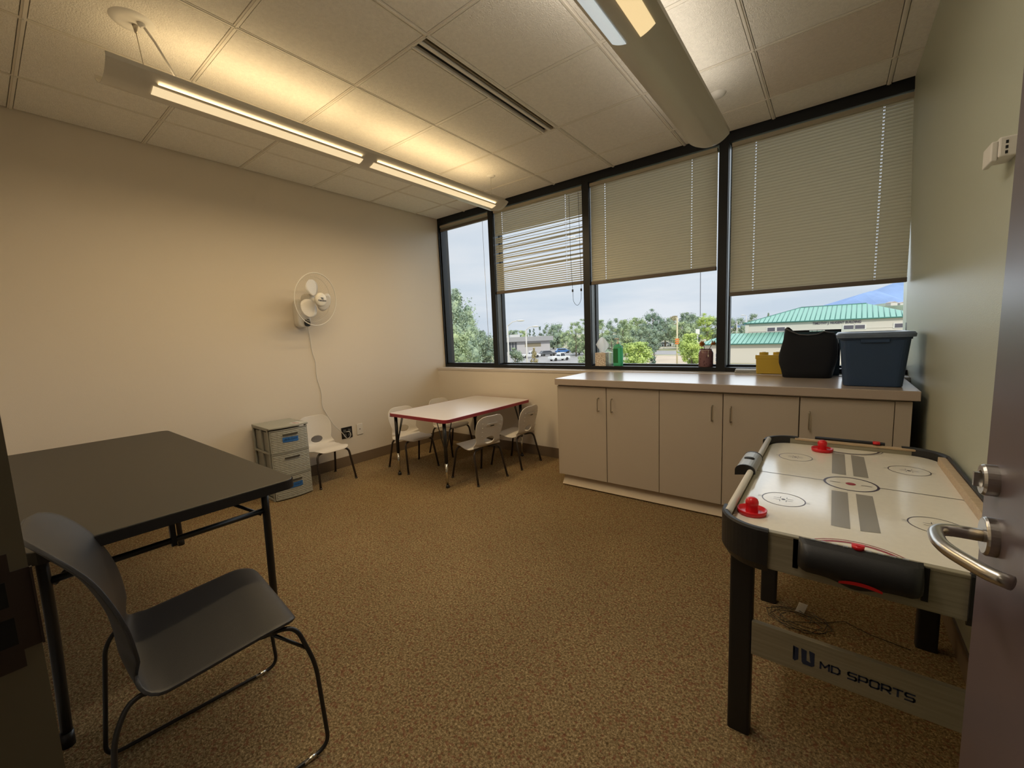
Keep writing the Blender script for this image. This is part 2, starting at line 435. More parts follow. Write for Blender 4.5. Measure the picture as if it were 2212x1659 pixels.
def blind(label, x0, x1, ztop, zbot, routes, mode='closed'):
    t = thing('window_blind', label, 'window blind', ((x0 + x1) / 2, .03, ztop), 0, 'horizontal blinds in the window bays')
    inv = Matrix.Translation((-(x0 + x1) / 2, -.03, -ztop))
    def P(n, bm, m, **k):
        o = obj(n, bm, m, t, **k); o.matrix_parent_inverse = inv; return o
    yc = .03; pitch = .0212
    P('headrail', box(x0, x1, .008, .05, ztop - .028, ztop), M_slatw, bevel=.003)
    bm = bmesh.new()
    if mode == 'raised':
        z = ztop - .034
        while z > zbot + .024:
            holes_slat(bm, x0, x1, yc, z, 0.03, [], random.uniform(-.002, .002)); z -= .0034
    else:
        z = ztop - .034; k = 0
        n_ir = 0
        while z > zbot + .021:
            if mode == 'closed':
                holes_slat(bm, x0, x1, yc, z, math.radians(72), routes)
            else:
                xs = routes[0] + .0
                if z > 2.40:
                    holes_slat(bm, x0, x1, yc, z, math.radians(70), routes)
                elif z > 1.975:
                    n_ir += 1
                    d = [0.012, -.003, 0.010, .014, -.004, .012, -.002, .011, .0, .016][n_ir % 10]
                    tl = [14, 40, 10, 30, 12, 35, 16, 42, 8, 30][n_ir % 10]
                    holes_slat(bm, x0, xs, yc, z, math.radians(52), [])
                    holes_slat(bm, xs, x1, yc, z, math.radians(tl + 14), routes[1:], d)
                else:
                    holes_slat(bm, x0, xs, yc, z, math.radians(50), [])
                    holes_slat(bm, xs, x1, yc, z, math.radians(34), routes[1:])
            z -= pitch * (1.0 if mode == 'closed' or not 1.975 < z < 2.40 or n_ir not in (1, 4, 8, 12) else 1.75); k += 1
    P('slats', bm, M_slat)
    P('bottom_rail', box(x0, x1, .014, .046, zbot, zbot + (.024 if mode == 'raised' else .030)), M_brail, bevel=.003)
    for r in routes:
        bm = bmesh.new()
        for yy in (.0165, .0435): tube(bm, [(r, yy, ztop - .02), (r, yy, zbot + .008)], .0007, 5)
        P('ladder_cord', bm, M_string)
    return t, P
blind('raised beige blind bunched at the top of the narrow left window', .03, .81, 2.655, 2.585, [.22, .66], 'raised')
t2, P2 = blind('beige blind with crooked half open slats over the second window', .893, 1.99, 2.655, 1.745, [1.0, 1.80], 'mixed')
t3, P3 = blind('closed beige blind over the third window behind the tissue box', 2.074, 3.172, 2.655, 1.725, [2.22, 2.98])
t4, P4 = blind('closed beige blind over the rightmost window above the storage tote', 3.272, 4.298, 2.655, 1.51, [3.43, 4.14])
bm = bmesh.new()
tube(bm, fillet([(1.86, .0, 2.6), (1.865, -.002, 2.0), (1.88, -.004, 1.70), (1.885, -.006, 1.58), (1.93, -.006, 1.53), (1.97, -.004, 1.58), (1.975, -.002, 1.70), (1.96, 0, 2.6)], .05), .0018, 6)
bx(bm, 1.875, 1.887, -.012, 0, 1.675, 1.70); bx(bm, 1.968, 1.98, -.010, 0.002, 1.675, 1.70)
P2('pull_cord', bm, M_frame, smooth=False)
bm = bmesh.new(); tube(bm, [(.735, .004, 2.58), (.748, .006, 1.12)], .002, 6)
tag(obj('blind_wand', bm, M_steel), 'long thin clear wand hanging down inside the narrow left window', 'blind wand')
bm = bmesh.new(); tube(bm, [(3.06, .0, 1.72), (3.062, .0, 1.37)], .0022, 6)
P3('pull_cord', bm, M_frame)

# ============================================================ PENDANT LAMPS
M_lens_on = mat('lit lamp lens', (0.8, 0.7, 0.5), 0.4, emit=(1.0, 0.78, 0.46), es=0.72)
M_lens_dim = mat('lit ribbed lens', (0.8, 0.7, 0.5), 0.4, emit=(1.0, 0.74, 0.38), es=0.75)
M_lens_off = mat('unlit ribbed lens painted glow', (0.75, 0.80, 0.85), 0.18, emit=(0.82, 0.94, 1.0), es=0.42)  # unlit lens: its emission stands in for reflected daylight
def shell_z(dx, zb): return zb + .05 * (abs(dx) / .12) ** 2.3
def lamp(label, cx, y0, y1, zb, lit, joints, capped):
    t = thing('pendant_light', label, 'ceiling light', (cx, (y0 + y1) / 2, H), 0, 'long pendant troughs under the ceiling')
    inv = Matrix.Translation((-cx, -(y0 + y1) / 2, -H))
    def P(n, bm, m, **k):
        o = obj(n, bm, m, t, **k); o.matrix_parent_inverse = inv; return o
    n = 26; xs = [-.12 + .24 * i / n for i in range(n + 1)]
    bm = bmesh.new()
    low = [(x, shell_z(x, zb)) for x in xs] + [(.122, zb + .068), (.116, zb + .068)]
    up = [(x, shell_z(x, zb) + .004) for x in xs[::-1]]
    poly = [(-.122, zb + .068)] + low + up + [(-.116, zb + .068)]
    # shell as an extruded closed profile with a frosted slot left for the lenses
    prev = None
    rings = []
    for y in (y0, y1):
        rings.append([bm.verts.new((cx + x, y, z)) for x, z in poly])
    m_ = len(poly)
    for i in range(m_):
        f = bm.faces.new((rings[0][i], rings[0][(i + 1) % m_], rings[1][(i + 1) % m_], rings[1][i])); f.smooth = False
    # end rims
    half = 1 + len(low)
    L = [0] + list(range(1, 1 + n + 1)) + [n + 2]
    for rg in rings:
        for i in range(n):
            f = bm.faces.new((rg[1 + i], rg[2 + i], rg[1 + len(low) + n - i - 1], rg[1 + len(low) + n - i]))
    P('housing', bm, M_lampw)
    if capped:
        bm = bmesh.new()
        ring = [(x, shell_z(x, zb)) for x in xs]
        a = [bm.verts.new((cx + x, y1, z)) for x, z in ring] + [bm.verts.new((cx + .122, y1, zb + .068)), bm.verts.new((cx - .122, y1, zb + .068))]
        b = [bm.verts.new((cx + x * .93, y1 + .05, z + .012)) for x, z in ring] + [bm.verts.new((cx + .112, y1 + .05, zb + .068)), bm.verts.new((cx - .112, y1 + .05, zb + .068))]
        m2 = len(a); bm.faces.new(b)
        for i in range(m2): bm.faces.new((a[i], a[(i + 1) % m2], b[(i + 1) % m2], b[i]))
        P('end_cap', bm, M_lampw)
    for (ya, yb_) in joints:
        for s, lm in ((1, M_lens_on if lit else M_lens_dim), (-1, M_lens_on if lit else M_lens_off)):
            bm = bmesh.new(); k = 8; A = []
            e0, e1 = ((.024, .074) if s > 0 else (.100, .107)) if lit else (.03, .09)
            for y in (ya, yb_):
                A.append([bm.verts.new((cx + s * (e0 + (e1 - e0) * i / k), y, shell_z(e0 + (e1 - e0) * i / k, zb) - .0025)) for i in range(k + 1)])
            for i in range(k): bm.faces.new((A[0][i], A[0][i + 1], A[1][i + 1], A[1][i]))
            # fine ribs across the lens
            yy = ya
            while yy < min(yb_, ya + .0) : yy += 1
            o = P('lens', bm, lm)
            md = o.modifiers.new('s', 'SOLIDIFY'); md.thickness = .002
    # the lamp's own light, up from the trough and down through the lenses
    for (ya, yb_) in joints + ([] if lit else [(-1.85, -.75)]):
        Lh = yb_ - ya
        for nm, pw, sz, zz, rx in (('uplight', (3.2 if lit else (5.5 if ya < -3 else 1.3)) * Lh, .20 if lit else .23, zb + (.022 if lit else .05), math.pi), ('downlight', (11 if lit else (6 if ya < -3 else 0)) * Lh, .10, zb - .008, 0)):
            if pw == 0: continue
            ld = bpy.data.lights.new(nm, 'AREA'); ld.shape = 'RECTANGLE'; ld.size = sz; ld.size_y = Lh * .97
            ld.energy = pw; ld.color = (1.0, 0.74, 0.40) if lit else (1.0, 0.90, 0.76)
            lo = bpy.data.objects.new(nm, ld); C.objects.link(lo); lo.location = (cx, (ya + yb_) / 2, zz)
            lo.rotation_euler = (rx, 0, 0); lo.parent = t; lo.matrix_parent_inverse = inv
    for (ya, yb_) in joints:
        bm = bmesh.new(); tube(bm, [(cx, ya + .02, zb + .03), (cx, yb_ - .02, zb + .03)], .013, 10)
        P('fluorescent_tube', bm, M_lens_on if lit else M_white, smooth=True)
    return t, P
tA, PA = lamp('lit pendant trough over the left side, glowing warm yellow', 1.375, -3.21, -.53, 2.446, True, [(-3.05, -1.98), (-1.90, -.62)], True)
bm = bmesh.new(); lathe(bm, [(0, -.012), (.05, -.012), (.072, -.008), (.08, 0)], 1.405, -3.085, H, 40); PA('canopy', bm, M_white, smooth=True)
bm = bmesh.new(); tube(bm, [(1.40, -3.075, H - .01), (1.40, -3.075, H - .045)], [.012, .005], 8); tube(bm, [(1.40, -3.075, H - .04), (1.405, -3.06, 2.51)], .0018, 6); PA('cable', bm, M_nickel)
bm = bmesh.new(); tube(bm, [(1.43, -3.06, H - .012), (1.435, -3.055, H - .03)], [.016, .010], 8)
tube(bm, [(1.435, -3.055, H - .02), (1.44, -3.02, 2.66), (1.45, -2.95, 2.52)], .0055, 8); PA('power_cord', bm, M_white)
bm = bmesh.new(); lathe(bm, [(0, -.01), (.03, -.01), (.04, 0)], 1.391, -.60, H, 24); PA('canopy', bm, M_white, smooth=True)
bm = bmesh.new(); tube(bm, [(1.391, -.60, H), (1.391, -.61, 2.5)], .0015, 6); PA('cable', bm, M_nickel)
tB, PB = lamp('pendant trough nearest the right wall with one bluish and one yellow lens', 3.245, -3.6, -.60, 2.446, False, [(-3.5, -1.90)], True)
bm = bmesh.new(); tube(bm, [(3.245, -1.0, H), (3.245, -1.0, 2.5)], .0015, 6); PB('cable', bm, M_nickel)

# slot diffuser in the ceiling
t = thing('slot_diffuser', 'long black slot air diffuser set in the ceiling between the two lamps', 'air vent', (2.255, -1.56, H))
inv = Matrix.Translation((-2.255, 1.56, -H))
bm = bmesh.new(); bx(bm, 2.198, 2.314, -2.168, -.949, H + .022, H + .028)
o = obj('back_plate', bm, M_dark, t); o.matrix_parent_inverse = inv
bm = bmesh.new()
bx(bm, 2.196, 2.206, -2.168, -.949, H - .004, H + .02); bx(bm, 2.306, 2.314, -2.168, -.949, H - .004, H + .02)
bx(bm, 2.206, 2.306, -2.168, -2.158, H - .002, H + .02); bx(bm, 2.206, 2.306, -.959, -.949, H - .002, H + .02)
bx(bm, 2.247, 2.263, -2.158, -.959, H - .003, H + .015)
o = obj('frame', bm, M_grid, t); o.matrix_parent_inverse = inv
bm = bmesh.new(); bx(bm, 2.275, 2.285, -2.158, -.959, H + .004, H + .018)
o = obj('vane', bm, mat('bronze vane', (.18, .14, .08), .5), t); o.matrix_parent_inverse = inv
bm = bmesh.new(); lathe(bm, [(0, -.022), (.028, -.02), (.04, -.012), (.045, -.004), (.05, 0)], 3.30, -.63, H, 28)
tag(obj('sprinkler_cover', bm, M_white, smooth=True), 'small round white sprinkler cover on the ceiling beside the right lamp', 'sprinkler cover')

# ============================================================ WALL ITEMS, LEFT WALL
def wallfan():
    t = thing('wall_fan', 'white oscillating wall fan with clear wire guard on the tan wall', 'fan', (0, -1.795, 1.42))
    inv = Matrix.Translation((0, 1.795, -1.42))
    def P(n, bm, m, **k):
        o = obj(n, bm, m, t, **k); o.matrix_parent_inverse = inv; return o
    bm = bmesh.new()   # rounded wall box
    prism(bm, rrect(-1.855, -1.735, 1.425, 1.68, .045), 0, .085, M=Matrix(((0, 0, 1, 0), (1, 0, 0, 0), (0, 1, 0, 0), (0, 0, 0, 1))))
    P('base', bm, M_white, bevel=.012, seg=3)
    bm = bmesh.new()
    prism(bm, rrect(-1.80, -1.745, 1.432, 1.50, .022), .085, .093, M=Matrix(((0, 0, 1, 0), (1, 0, 0, 0), (0, 1, 0, 0), (0, 0, 0, 1))))
    P('control_panel', bm, M_black, bevel=.002)
    nrm = Vector((math.cos(math.radians(16)), math.sin(math.radians(16)), -.12)).normalized()
    cen = Vector((.25, -1.755, 1.665))
    up = (Vector((0, 0, 1)) - nrm * nrm.z).normalized(); sd = up.cross(nrm)
    M = Matrix.Translation(cen) @ Matrix((sd, up, nrm)).transposed().to_4x4()
    bm = bmesh.new(); tube(bm, fillet([(.05, -1.79, 1.64), (.10, -1.785, 1.67), tuple(M @ Vector((0, 0, -.14)))], .03), .022, 12)
    P('neck', bm, M_white, smooth=True)
    bm = bmesh.new(); lathe(bm, [(0, -.15), (.036, -.145), (.044, -.12), (.044, -.05), (.036, -.04), (0, -.04)], n=28, M=M)
    P('motor_housing', bm, M_white, smooth=True)
    # blades
    for k in range(3):
        bm = bmesh.new(); a0 = math.radians(104 + 120 * k); G = []
        for i in range(19):
            q_ = i / 18; r = .035 + .145 * q_; wd = (.020 + .070 * math.sin(math.pi * min(1, q_ * .66))) * math.sqrt(max(.004, 1 - max(0, (q_ - .70) / .30) ** 2)) / r
            row = []
            for j in range(7):
                q = j / 6 - .5; a = a0 + wd * 2 * q + .15 * q_
                row.append(bm.verts.new(M @ Vector((r * math.cos(a), r * math.sin(a), -.012 + .045 * q * (.4 + q_) * (1 - .5 * q_ * q_) * math.sqrt(max(.004, 1 - max(0, (q_ - .70) / .30) ** 2))))))
            G.append(row)
        for i in range(18):
            for j in range(6):
                f = bm.faces.new((G[i][j], G[i + 1][j], G[i + 1][j + 1], G[i][j + 1])); f.smooth = True
        o = P('blade', bm, mat('fan blade', (.68, .66, .64), .4)); md = o.modifiers.new('s', 'SOLIDIFY'); md.thickness = .002
    R = .232
    def ring(bm, r, z, w=.0016, n=64): tube(bm, [M @ Vector((r * math.cos(2 * math.pi * k / n), r * math.sin(2 * math.pi * k / n), z)) for k in range(n)], w, 6, closed=True)
    bm = bmesh.new(); ring(bm, R, 0.0, .0045); P('guard_rim', bm, M_white, smooth=True)
    for nm, sgn in (('front_guard', 1), ('rear_guard', -1)):
        bm = bmesh.new(); n = 60
        if sgn < 0: ring(bm, R * .86, -.035, .002)
        for k in range(n):
            a = 2 * math.pi * k / n; b = a + (.5 if sgn > 0 else -.3)
            pts = []
            for i in range(6):
                q = i / 5; r = .055 + (R - .055) * q; an = b + (a - b) * q
                pts.append(M @ Vector((r * math.cos(an), r * math.sin(an), sgn * .055 * (1 - q ** 3) if sgn > 0 else -.07 * (1 - q ** 3))))
            tube(bm, pts, .00035, 3, caps=False)
        P(nm, bm, mat('clear wire', (.6, .56, .48), .3))
    bm = bmesh.new(); lathe(bm, [(0, .072), (.04, .071), (.055, .066), (.062, .056), (.062, .046), (0, .046)], n=40, M=M)
    hub = P('hub_badge', bm, M_white, smooth=True)
    bm = text_bm('TORNADO', .018, .0006, M @ Matrix.Translation((0, -.008, .0722)), 1.0, .0006)
    obj('lettering', bm, M_ink, hub)
    bm = bmesh.new()
    for i in range(5): bx(bm, -.018 + .003 * i, .012 + .001 * i, .018 - .004 * i, .0205 - .004 * i, .0715, .0728, M=M)
    obj('emblem', bm, M_ink, hub)
wallfan()
bm = bmesh.new()
tube(bm, fillet([(.05, -1.75, 1.45), (.012, -1.735, 1.42), (.008, -1.722, 1.33), (.006, -1.716, 1.20), (.008, -1.69, 1.10), (.006, -1.694, .95), (.006, -1.66, .80), (.008, -1.667, .66), (.006, -1.625, .57), (.03, -1.58, .46), (.03, -1.50, .37), (.035, -1.45, .285), (.04, -1.405, .32), (.035, -1.42, .365), (.02, -1.45, .362)], .035), .0032, 8)
tag(obj('fan_cord', bm, M_cord, smooth=True), 'white power cord hanging down the tan wall from fan to outlet', 'cord')
def plate(name, label, cat, y0, y1, z0, z1, m, details, wall='left'):
    t = thing(name, label, cat, (0 if wall == 'left' else (y0 + y1) / 2, (y0 + y1) / 2 if wall == 'left' else YB, z0))
    if wall == 'left':
        inv = Matrix.Translation((0, -(y0 + y1) / 2, -z0)); Q = Matrix.Identity(4)
    else:
        inv = Matrix.Translation((-(y0 + y1) / 2, -YB, -z0)); Q = Matrix(((0, 1, 0, 0), (-1, 0, 0, YB), (0, 0, 1, 0), (0, 0, 0, 1)))
    o = obj('cover_plate', box(0, .007, y0, y1, z0, z1, M=Q), m, t, bevel=.002); o.matrix_parent_inverse = inv
    for nm, mm, bs in details:
        bm = bmesh.new()
        for b in bs: bx(bm, .007, .0095, *b, M=Q)
        o = obj(nm, bm, mm, t); o.matrix_parent_inverse = inv
M_osock = mat('dark socket', (.05, .045, .045), .4)
plate('wall_outlet', 'double black wall outlet with white plug on the left wall', 'electrical outlet', -1.49, -1.372, .292, .407, M_black,
      [('socket', mat('grey socket', (.10, .10, .10), .35), [(-1.472, -1.442, .355, .385), (-1.472, -1.442, .31, .34), (-1.42, -1.39, .355, .385), (-1.42, -1.39, .31, .34)]),
       ('prong_slot', M_white, [(-1.462, -1.459, .362, .376), (-1.454, -1.451, .362, .376), (-1.41, -1.407, .362, .376), (-1.402, -1.399, .362, .376), (-1.41, -1.407, .318, .332), (-1.402, -1.399, .318, .332)])])
plate('wall_jack', 'white cable jack plate right of the black outlet', 'wall plate', -1.318, -1.248, .300, .414, M_plate,
      [('jack', M_ink, [(-1.288, -1.279, .353, .362)])])
plate('wall_outlet', 'white outlet low on the window wall behind the play table', 'electrical outlet', 1.40, 1.47, .33, .445, M_plate,
      [('socket', mat('cream socket', (.5, .47, .42), .4), [(1.42, 1.45, .395, .425), (1.42, 1.45, .35, .38)])], 'window')
# thermostat / strobe on the right wall
X = wx(1.71)
t = thing('wall_alarm', 'small white alarm box with three dark slots on the green wall', 'alarm', (X, -1.90, 1.68))
inv = Matrix.Translation((-X, 1.90, -1.68))
o = obj('cover', box(X - .034, X + .002, -1.95, -1.87, 1.690, 1.742), M_plate, t, bevel=.004); o.matrix_parent_inverse = inv
o = obj('front_plate', box(X - .047, X - .034, -1.945, -1.865, 1.683, 1.735), M_plate, t, bevel=.003); o.matrix_parent_inverse = inv
for k in range(3):
    o = obj('slot', box(X - .022, X - .017, -1.9506, -1.950, 1.697 + .013 * k, 1.705 + .013 * k), M_dark, t); o.matrix_parent_inverse = inv

# ============================================================ DOOR AND FRAME
XD = 4.126
t = bpy.data.objects.new('door_1', None); C.objects.link(t); t['kind'] = 'structure'; t.location = (XD, -3.70, 0)
inv = Matrix.Translation((-XD, 3.70, 0))
def PD(n, bm, m, parent=t, **k):
    o = obj(n, bm, m, parent, **k); o.matrix_parent_inverse = inv if parent is t else Matrix.Identity(4); return o
PD('door_leaf', box(XD, XD + .045, -3.70, -2.788, .008, 2.13), M_door, bevel=.001)
MX2 = Matrix(((0, 0, -1, XD), (1, 0, 0, 0), (0, 1, 0, 0), (0, 0, 0, 1)))    # local z = -x out of the door
LZ = .962
bm = bmesh.new(); lathe(bm, [(.027, 0), (.027, .009), (.025, .012), (0, .012)], n=36, M=MX2 @ Matrix.Translation((-2.855, LZ, 0)), smooth=False)
PD('lever_rose', bm, M_steel, bevel=.001)
bm = bmesh.new()
pts = fillet([(XD - .01, -2.855, LZ), (XD - .060, -2.857, LZ), (XD - .064, -2.92, LZ - .001), (XD - .030, -2.978, LZ - .002), (XD - .014, -2.990, LZ - .002)], .032, 8)
tube(bm, pts, .0088, 14)
PD('lever_handle', bm, M_steel, smooth=True)
bm = bmesh.new(); lathe(bm, [(.022, 0), (.022, .012), (.020, .015), (.013, .015), (.012, .012), (0, .012)], n=36, M=MX2 @ Matrix.Translation((-2.838, 1.038, 0)), smooth=False)
bx(bm, XD - .022, XD - .012, -2.841, -2.835, 1.028, 1.048)
PD('deadbolt', bm, M_steel)
bm = bmesh.new()
bx(bm, 3.15, 3.2, YD - .16, -3.68, 0, 2.18); bx(bm, 4.18, 4.23, YD - .16, -3.68, 0, 2.18); bx(bm, 3.2, 4.18, YD - .16, -3.68, 2.14, 2.19)
bx(bm, 3.2, 3.216, YD - .16, YD - .04, 0, 2.14)
tj = struct('trim_7', bm, M_jamb)
bm = bmesh.new()
MS = Matrix(((0, 0, 1, 0), (1, 0, 0, 0), (0, 1, 0, 0), (0, 0, 0, 1)))
bx(bm, 3.199, 3.2012, -3.694, -3.6785, .926, 1.022); bx(bm, 3.199, 3.2012, -3.735, -3.694, .905, 1.044)
bx(bm, 3.199, 3.204, -3.6795, -3.6775, .926, 1.022)
o = obj('strike_plate', bm, mat('worn strike', (.10, .08, .07), .35, 0.6), tj)
bm = bmesh.new(); bx(bm, 3.2008, 3.2016, -3.720, -3.699, .982, 1.012); bx(bm, 3.2008, 3.2016, -3.720, -3.697, .935, .968)
obj('latch_hole', bm, M_dark, tj)

# ============================================================ COUNTER AND CABINETS
CX0, CX1 = 2.139, 4.274; CF = -.77
cab_labels = ['left base cabinet with a pair of tan doors, pull handles meeting at its middle',
              'middle base cabinet with tan doors whose handles sit side by side, behind game table',
              'right base cabinet with a single tan door and filler strip by the green wall']
units = [(2.139, 2.979, [(2.150, 2.573, 'R'), (2.579, 2.977, 'L')]), (2.979, 3.796, [(2.981, 3.386, 'R'), (3.391, 3.793, 'L')]), (3.796, 4.274, [(3.799, 4.206, 'L')])]
for lb, (a, b, doors) in zip(cab_labels, units):
    t = thing('base_cabinet', lb, 'cabinet', ((a + b) / 2, -.45, 0), 0, 'tan base cabinets under the counter')
    inv = Matrix.Translation((-(a + b) / 2, .45, 0))
    bm = bmesh.new(); bx(bm, a + .0005, b - .0005, CF + .02, YB - .003, .095, .851); bx(bm, a + .03, b - .01 if b > 4.2 else b - .0005, -.68, -.2, 0, .095)
    if a < 2.2: bx(bm, a + .0005, a + .011, CF, CF + .02, .095, .845)
    if b > 4.2: bx(bm, 4.209, b, CF, CF + .02, .095, .845)
    o = obj('carcass', bm, M_lam, t); o.matrix_parent_inverse = inv
    for (d0, d1, hs) in doors:
        o = obj('door', box(d0, d1, CF, CF + .019, .097, .843), M_lam, t, bevel=.0015); o.matrix_parent_inverse = inv
        hx = d1 - .06 if hs == 'R' else d0 + .045
        bm = bmesh.new(); tube(bm, fillet([(hx, CF + .002, .762), (hx, CF - .028, .762), (hx, CF - .028, .662), (hx, CF + .002, .662)], .008), .004, 10)
        h = obj('handle', bm, M_nickel, o, smooth=True)
bm = bmesh.new(); bx(bm, CX0 - .004, 4.30, -.80, YB - .007, .855, .906)
tag(obj('countertop', bm, M_lamtop, bevel=.003), 'long pale tan laminate countertop running below the windows', 'countertop')
bm = bmesh.new()
vs = bx(bm, 2.165, 4.20, -.012, 0, 0, .118, M=Matrix.Translation((0, -.755, 0.004)) @ Matrix.Rotation(math.radians(-38), 4, 'X'))
tag(obj('toe_kick_board', bm, M_kick, bevel=.001), 'loose pale toe kick board leaning out under the tan cabinets', 'board')

# ============================================================ KIDS CHAIRS
def shell_mesh(profile, width, hole=None, ns=64, nw=36, corner=.06, curve=None):
    """profile: list of (along, z); width(s)->half width; hole=(s,t,rs,rt) ellipse in arc length/width metres"""
    P = [Vector((p[0], p[1])) for p in profile]
    # smooth resample (Catmull-Rom)
    dense = []
    for i in range(len(P) - 1):
        p0, p1, p2, p3 = P[max(i - 1, 0)], P[i], P[i + 1], P[min(i + 2, len(P) - 1)]
        for k in range(12):
            t = k / 12
            dense.append(.5 * ((2 * p1) + (p2 - p0) * t + (2 * p0 - 5 * p1 + 4 * p2 - p3) * t * t + (3 * p1 - p0 - 3 * p2 + p3) * t ** 3))
    dense.append(P[-1])
    L = [0]
    for a, b in zip(dense, dense[1:]): L.append(L[-1] + (b - a).length)
    T = L[-1]
    def pos(s):
        s = max(0, min(T, s))
        for i in range(len(L) - 1):
            if s <= L[i + 1] + 1e-9:
                t = (s - L[i]) / max(L[i + 1] - L[i], 1e-9); return dense[i].lerp(dense[i + 1], t)
        return dense[-1]
    bm = bmesh.new(); G = []; par = {}
    def place(s, t):
        p = pos(s); q = pos(min(s + .004, T)) - pos(max(s - .004, 0)); nrm = Vector((-q.y, q.x)).normalized()
        c = curve(s / T, t / max(width(s / T), 1e-6)) if curve else 0
        return Vector((p.x + nrm.x * c, t, p.y + nrm.y * c))
    for i in range(ns + 1):
        row = []
        u = i / ns; s = T * u
        hw = width(u)
        e = min(s, T - s)
        if e < corner: hw -= corner * (1 - math.sqrt(max(0, 1 - ((corner - e) / corner) ** 2)))
        for j in range(nw + 1):
            t = hw * (2 * j / nw - 1)
            v = bm.verts.new(place(s, t)); par[v] = (s, t); row.append(v)
        G.append(row)
    dele = []
    for i in range(ns):
        for j in range(nw):
            f = bm.faces.new((G[i][j], G[i + 1][j], G[i + 1][j + 1], G[i][j + 1])); f.smooth = True
            if hole:
                cs = sum(par[v][0] for v in f.verts) / 4; ct = sum(par[v][1] for v in f.verts) / 4
                if ((cs - hole[0]) / hole[2]) ** 2 + ((ct - hole[1]) / hole[3]) ** 2 < 1: dele.append(f)
    if hole:
        inner = set(v for f in dele for v in f.verts)
        bmesh.ops.delete(bm, geom=dele, context='FACES')
        for v in list(inner):
            if v.is_valid and v.is_boundary:
                s, t = par[v]; ds, dt = (s - hole[0]) / hole[2], (t - hole[1]) / hole[3]; r = math.hypot(ds, dt)
                if r > 1e-6: v.co = place(hole[0] + ds / r * hole[2], hole[1] + dt / r * hole[3])
    return bm, place, T
def kid_chair(label, loc, rz, group):
    t = thing('kids_chair', label, 'chair', loc, rz, group)
    prof = [(.165, .300), (.150, .318), (.10, .328), (.03, .322), (-.05, .312), (-.11, .318), (-.143, .345), (-.158, .40), (-.172, .46), (-.19, .53), (-.205, .595)]
    def width(u):
        if u < .45: return .163 - .012 * math.cos(u * 6)
        if u < .62: return .163 - .03 * (u - .45) / .17
        return .133 + .022 * math.sin((u - .62) / .38 * math.pi) 
    def curve(u, q):
        return (-.018 * q * q if u > .5 else .010 * q * q * (1 - abs(u - .3) / .3 if u < .6 else 0))
    bm, place, T = shell_mesh(prof, width, hole=(T_H, 0, .032, .055), curve=curve, corner=.07)
    o = obj('seat_shell', bm, M_kid, t); md = o.modifiers.new('s', 'SOLIDIFY'); md.thickness = .007; md.offset = -1
    md = o.modifiers.new('b', 'BEVEL'); md.width = .002; md.segments = 2; md.limit_method = 'ANGLE'
    # moulded grip and rivet dimples on the rear of the backrest
    bm = bmesh.new()
    bk = Matrix.Translation((-.200, 0, .505)) @ Matrix.Rotation(math.radians(-15), 4, 'Y')
    prism(bm, rrect(-.006, .006, -.06, .06, .005, 3), -.002, .004, M=bk @ Matrix.Rotation(math.radians(-90), 4, 'Y') @ Matrix.Translation((.018, 0, 0)))
    for s in (-1, 1):
        for k in range(4):
            lathe(bm, [(0, .003), (.004, .002), (.005, -.002)], n=8, M=bk @ Matrix.Rotation(math.radians(-90), 4, 'Y') @ Matrix.Translation((.03 - .04 * k, s * (.105 - .004 * k), -.004)))
    obj('back_grip', bm, M_kid, t)
    bm = bmesh.new(); prism(bm, rrect(-.004, .004, -.022, .022, .003, 3), .0035, .0050, M=bk @ Matrix.Rotation(math.radians(-90), 4, 'Y') @ Matrix.Translation((.002, 0, 0)))
    obj('grip_slot', bm, M_dark, t)
    for sx in (1, -1):
        for sy in (1, -1):
            bm = bmesh.new()
            top = (sx * .095, sy * .03, .300); sh = (sx * (.125 if sx > 0 else .115), sy * .150, .296 if sx > 0 else .290); ft = (sx * .185, sy * .172, .0)
            tube(bm, fillet([top, sh, ft], .05, 6), .0095, 12)
            tube(bm, [(sx * .1835, sy * .1715, .012), (sx * .185, sy * .172, 0)], .0115, 12)
            obj('leg', bm, M_kidleg, t, smooth=False)
    bm = bmesh.new()
    for sy in (1, -1): tube(bm, [(.10, sy * .05, .298), (-.10, sy * .05, .294)], .007, 8)
    obj('under_frame', bm, M_kidleg, t)
    return t
T_H = .362
G1 = 'small almond stacking chairs for children'
k0 = kid_chair('small white plastic chair beside the grey drawer tower, against the wall', (.25, -1.795, 0), 0.0, G1)
dup(k0, (.63, -1.10, 0), math.radians(-8), 'small almond chair on the left side of the play table, nearer the camera')
dup(k0, (.565, -.50, 0), math.radians(0), 'small almond chair on the left side of the play table, nearer the window')
dup(k0, (1.425, -.99, 0), math.radians(172), 'small almond chair on the right side of the play table, nearer the camera')
dup(k0, (1.455, -.475, 0), math.radians(182), 'small almond chair on the right side of the play table, nearer the window')

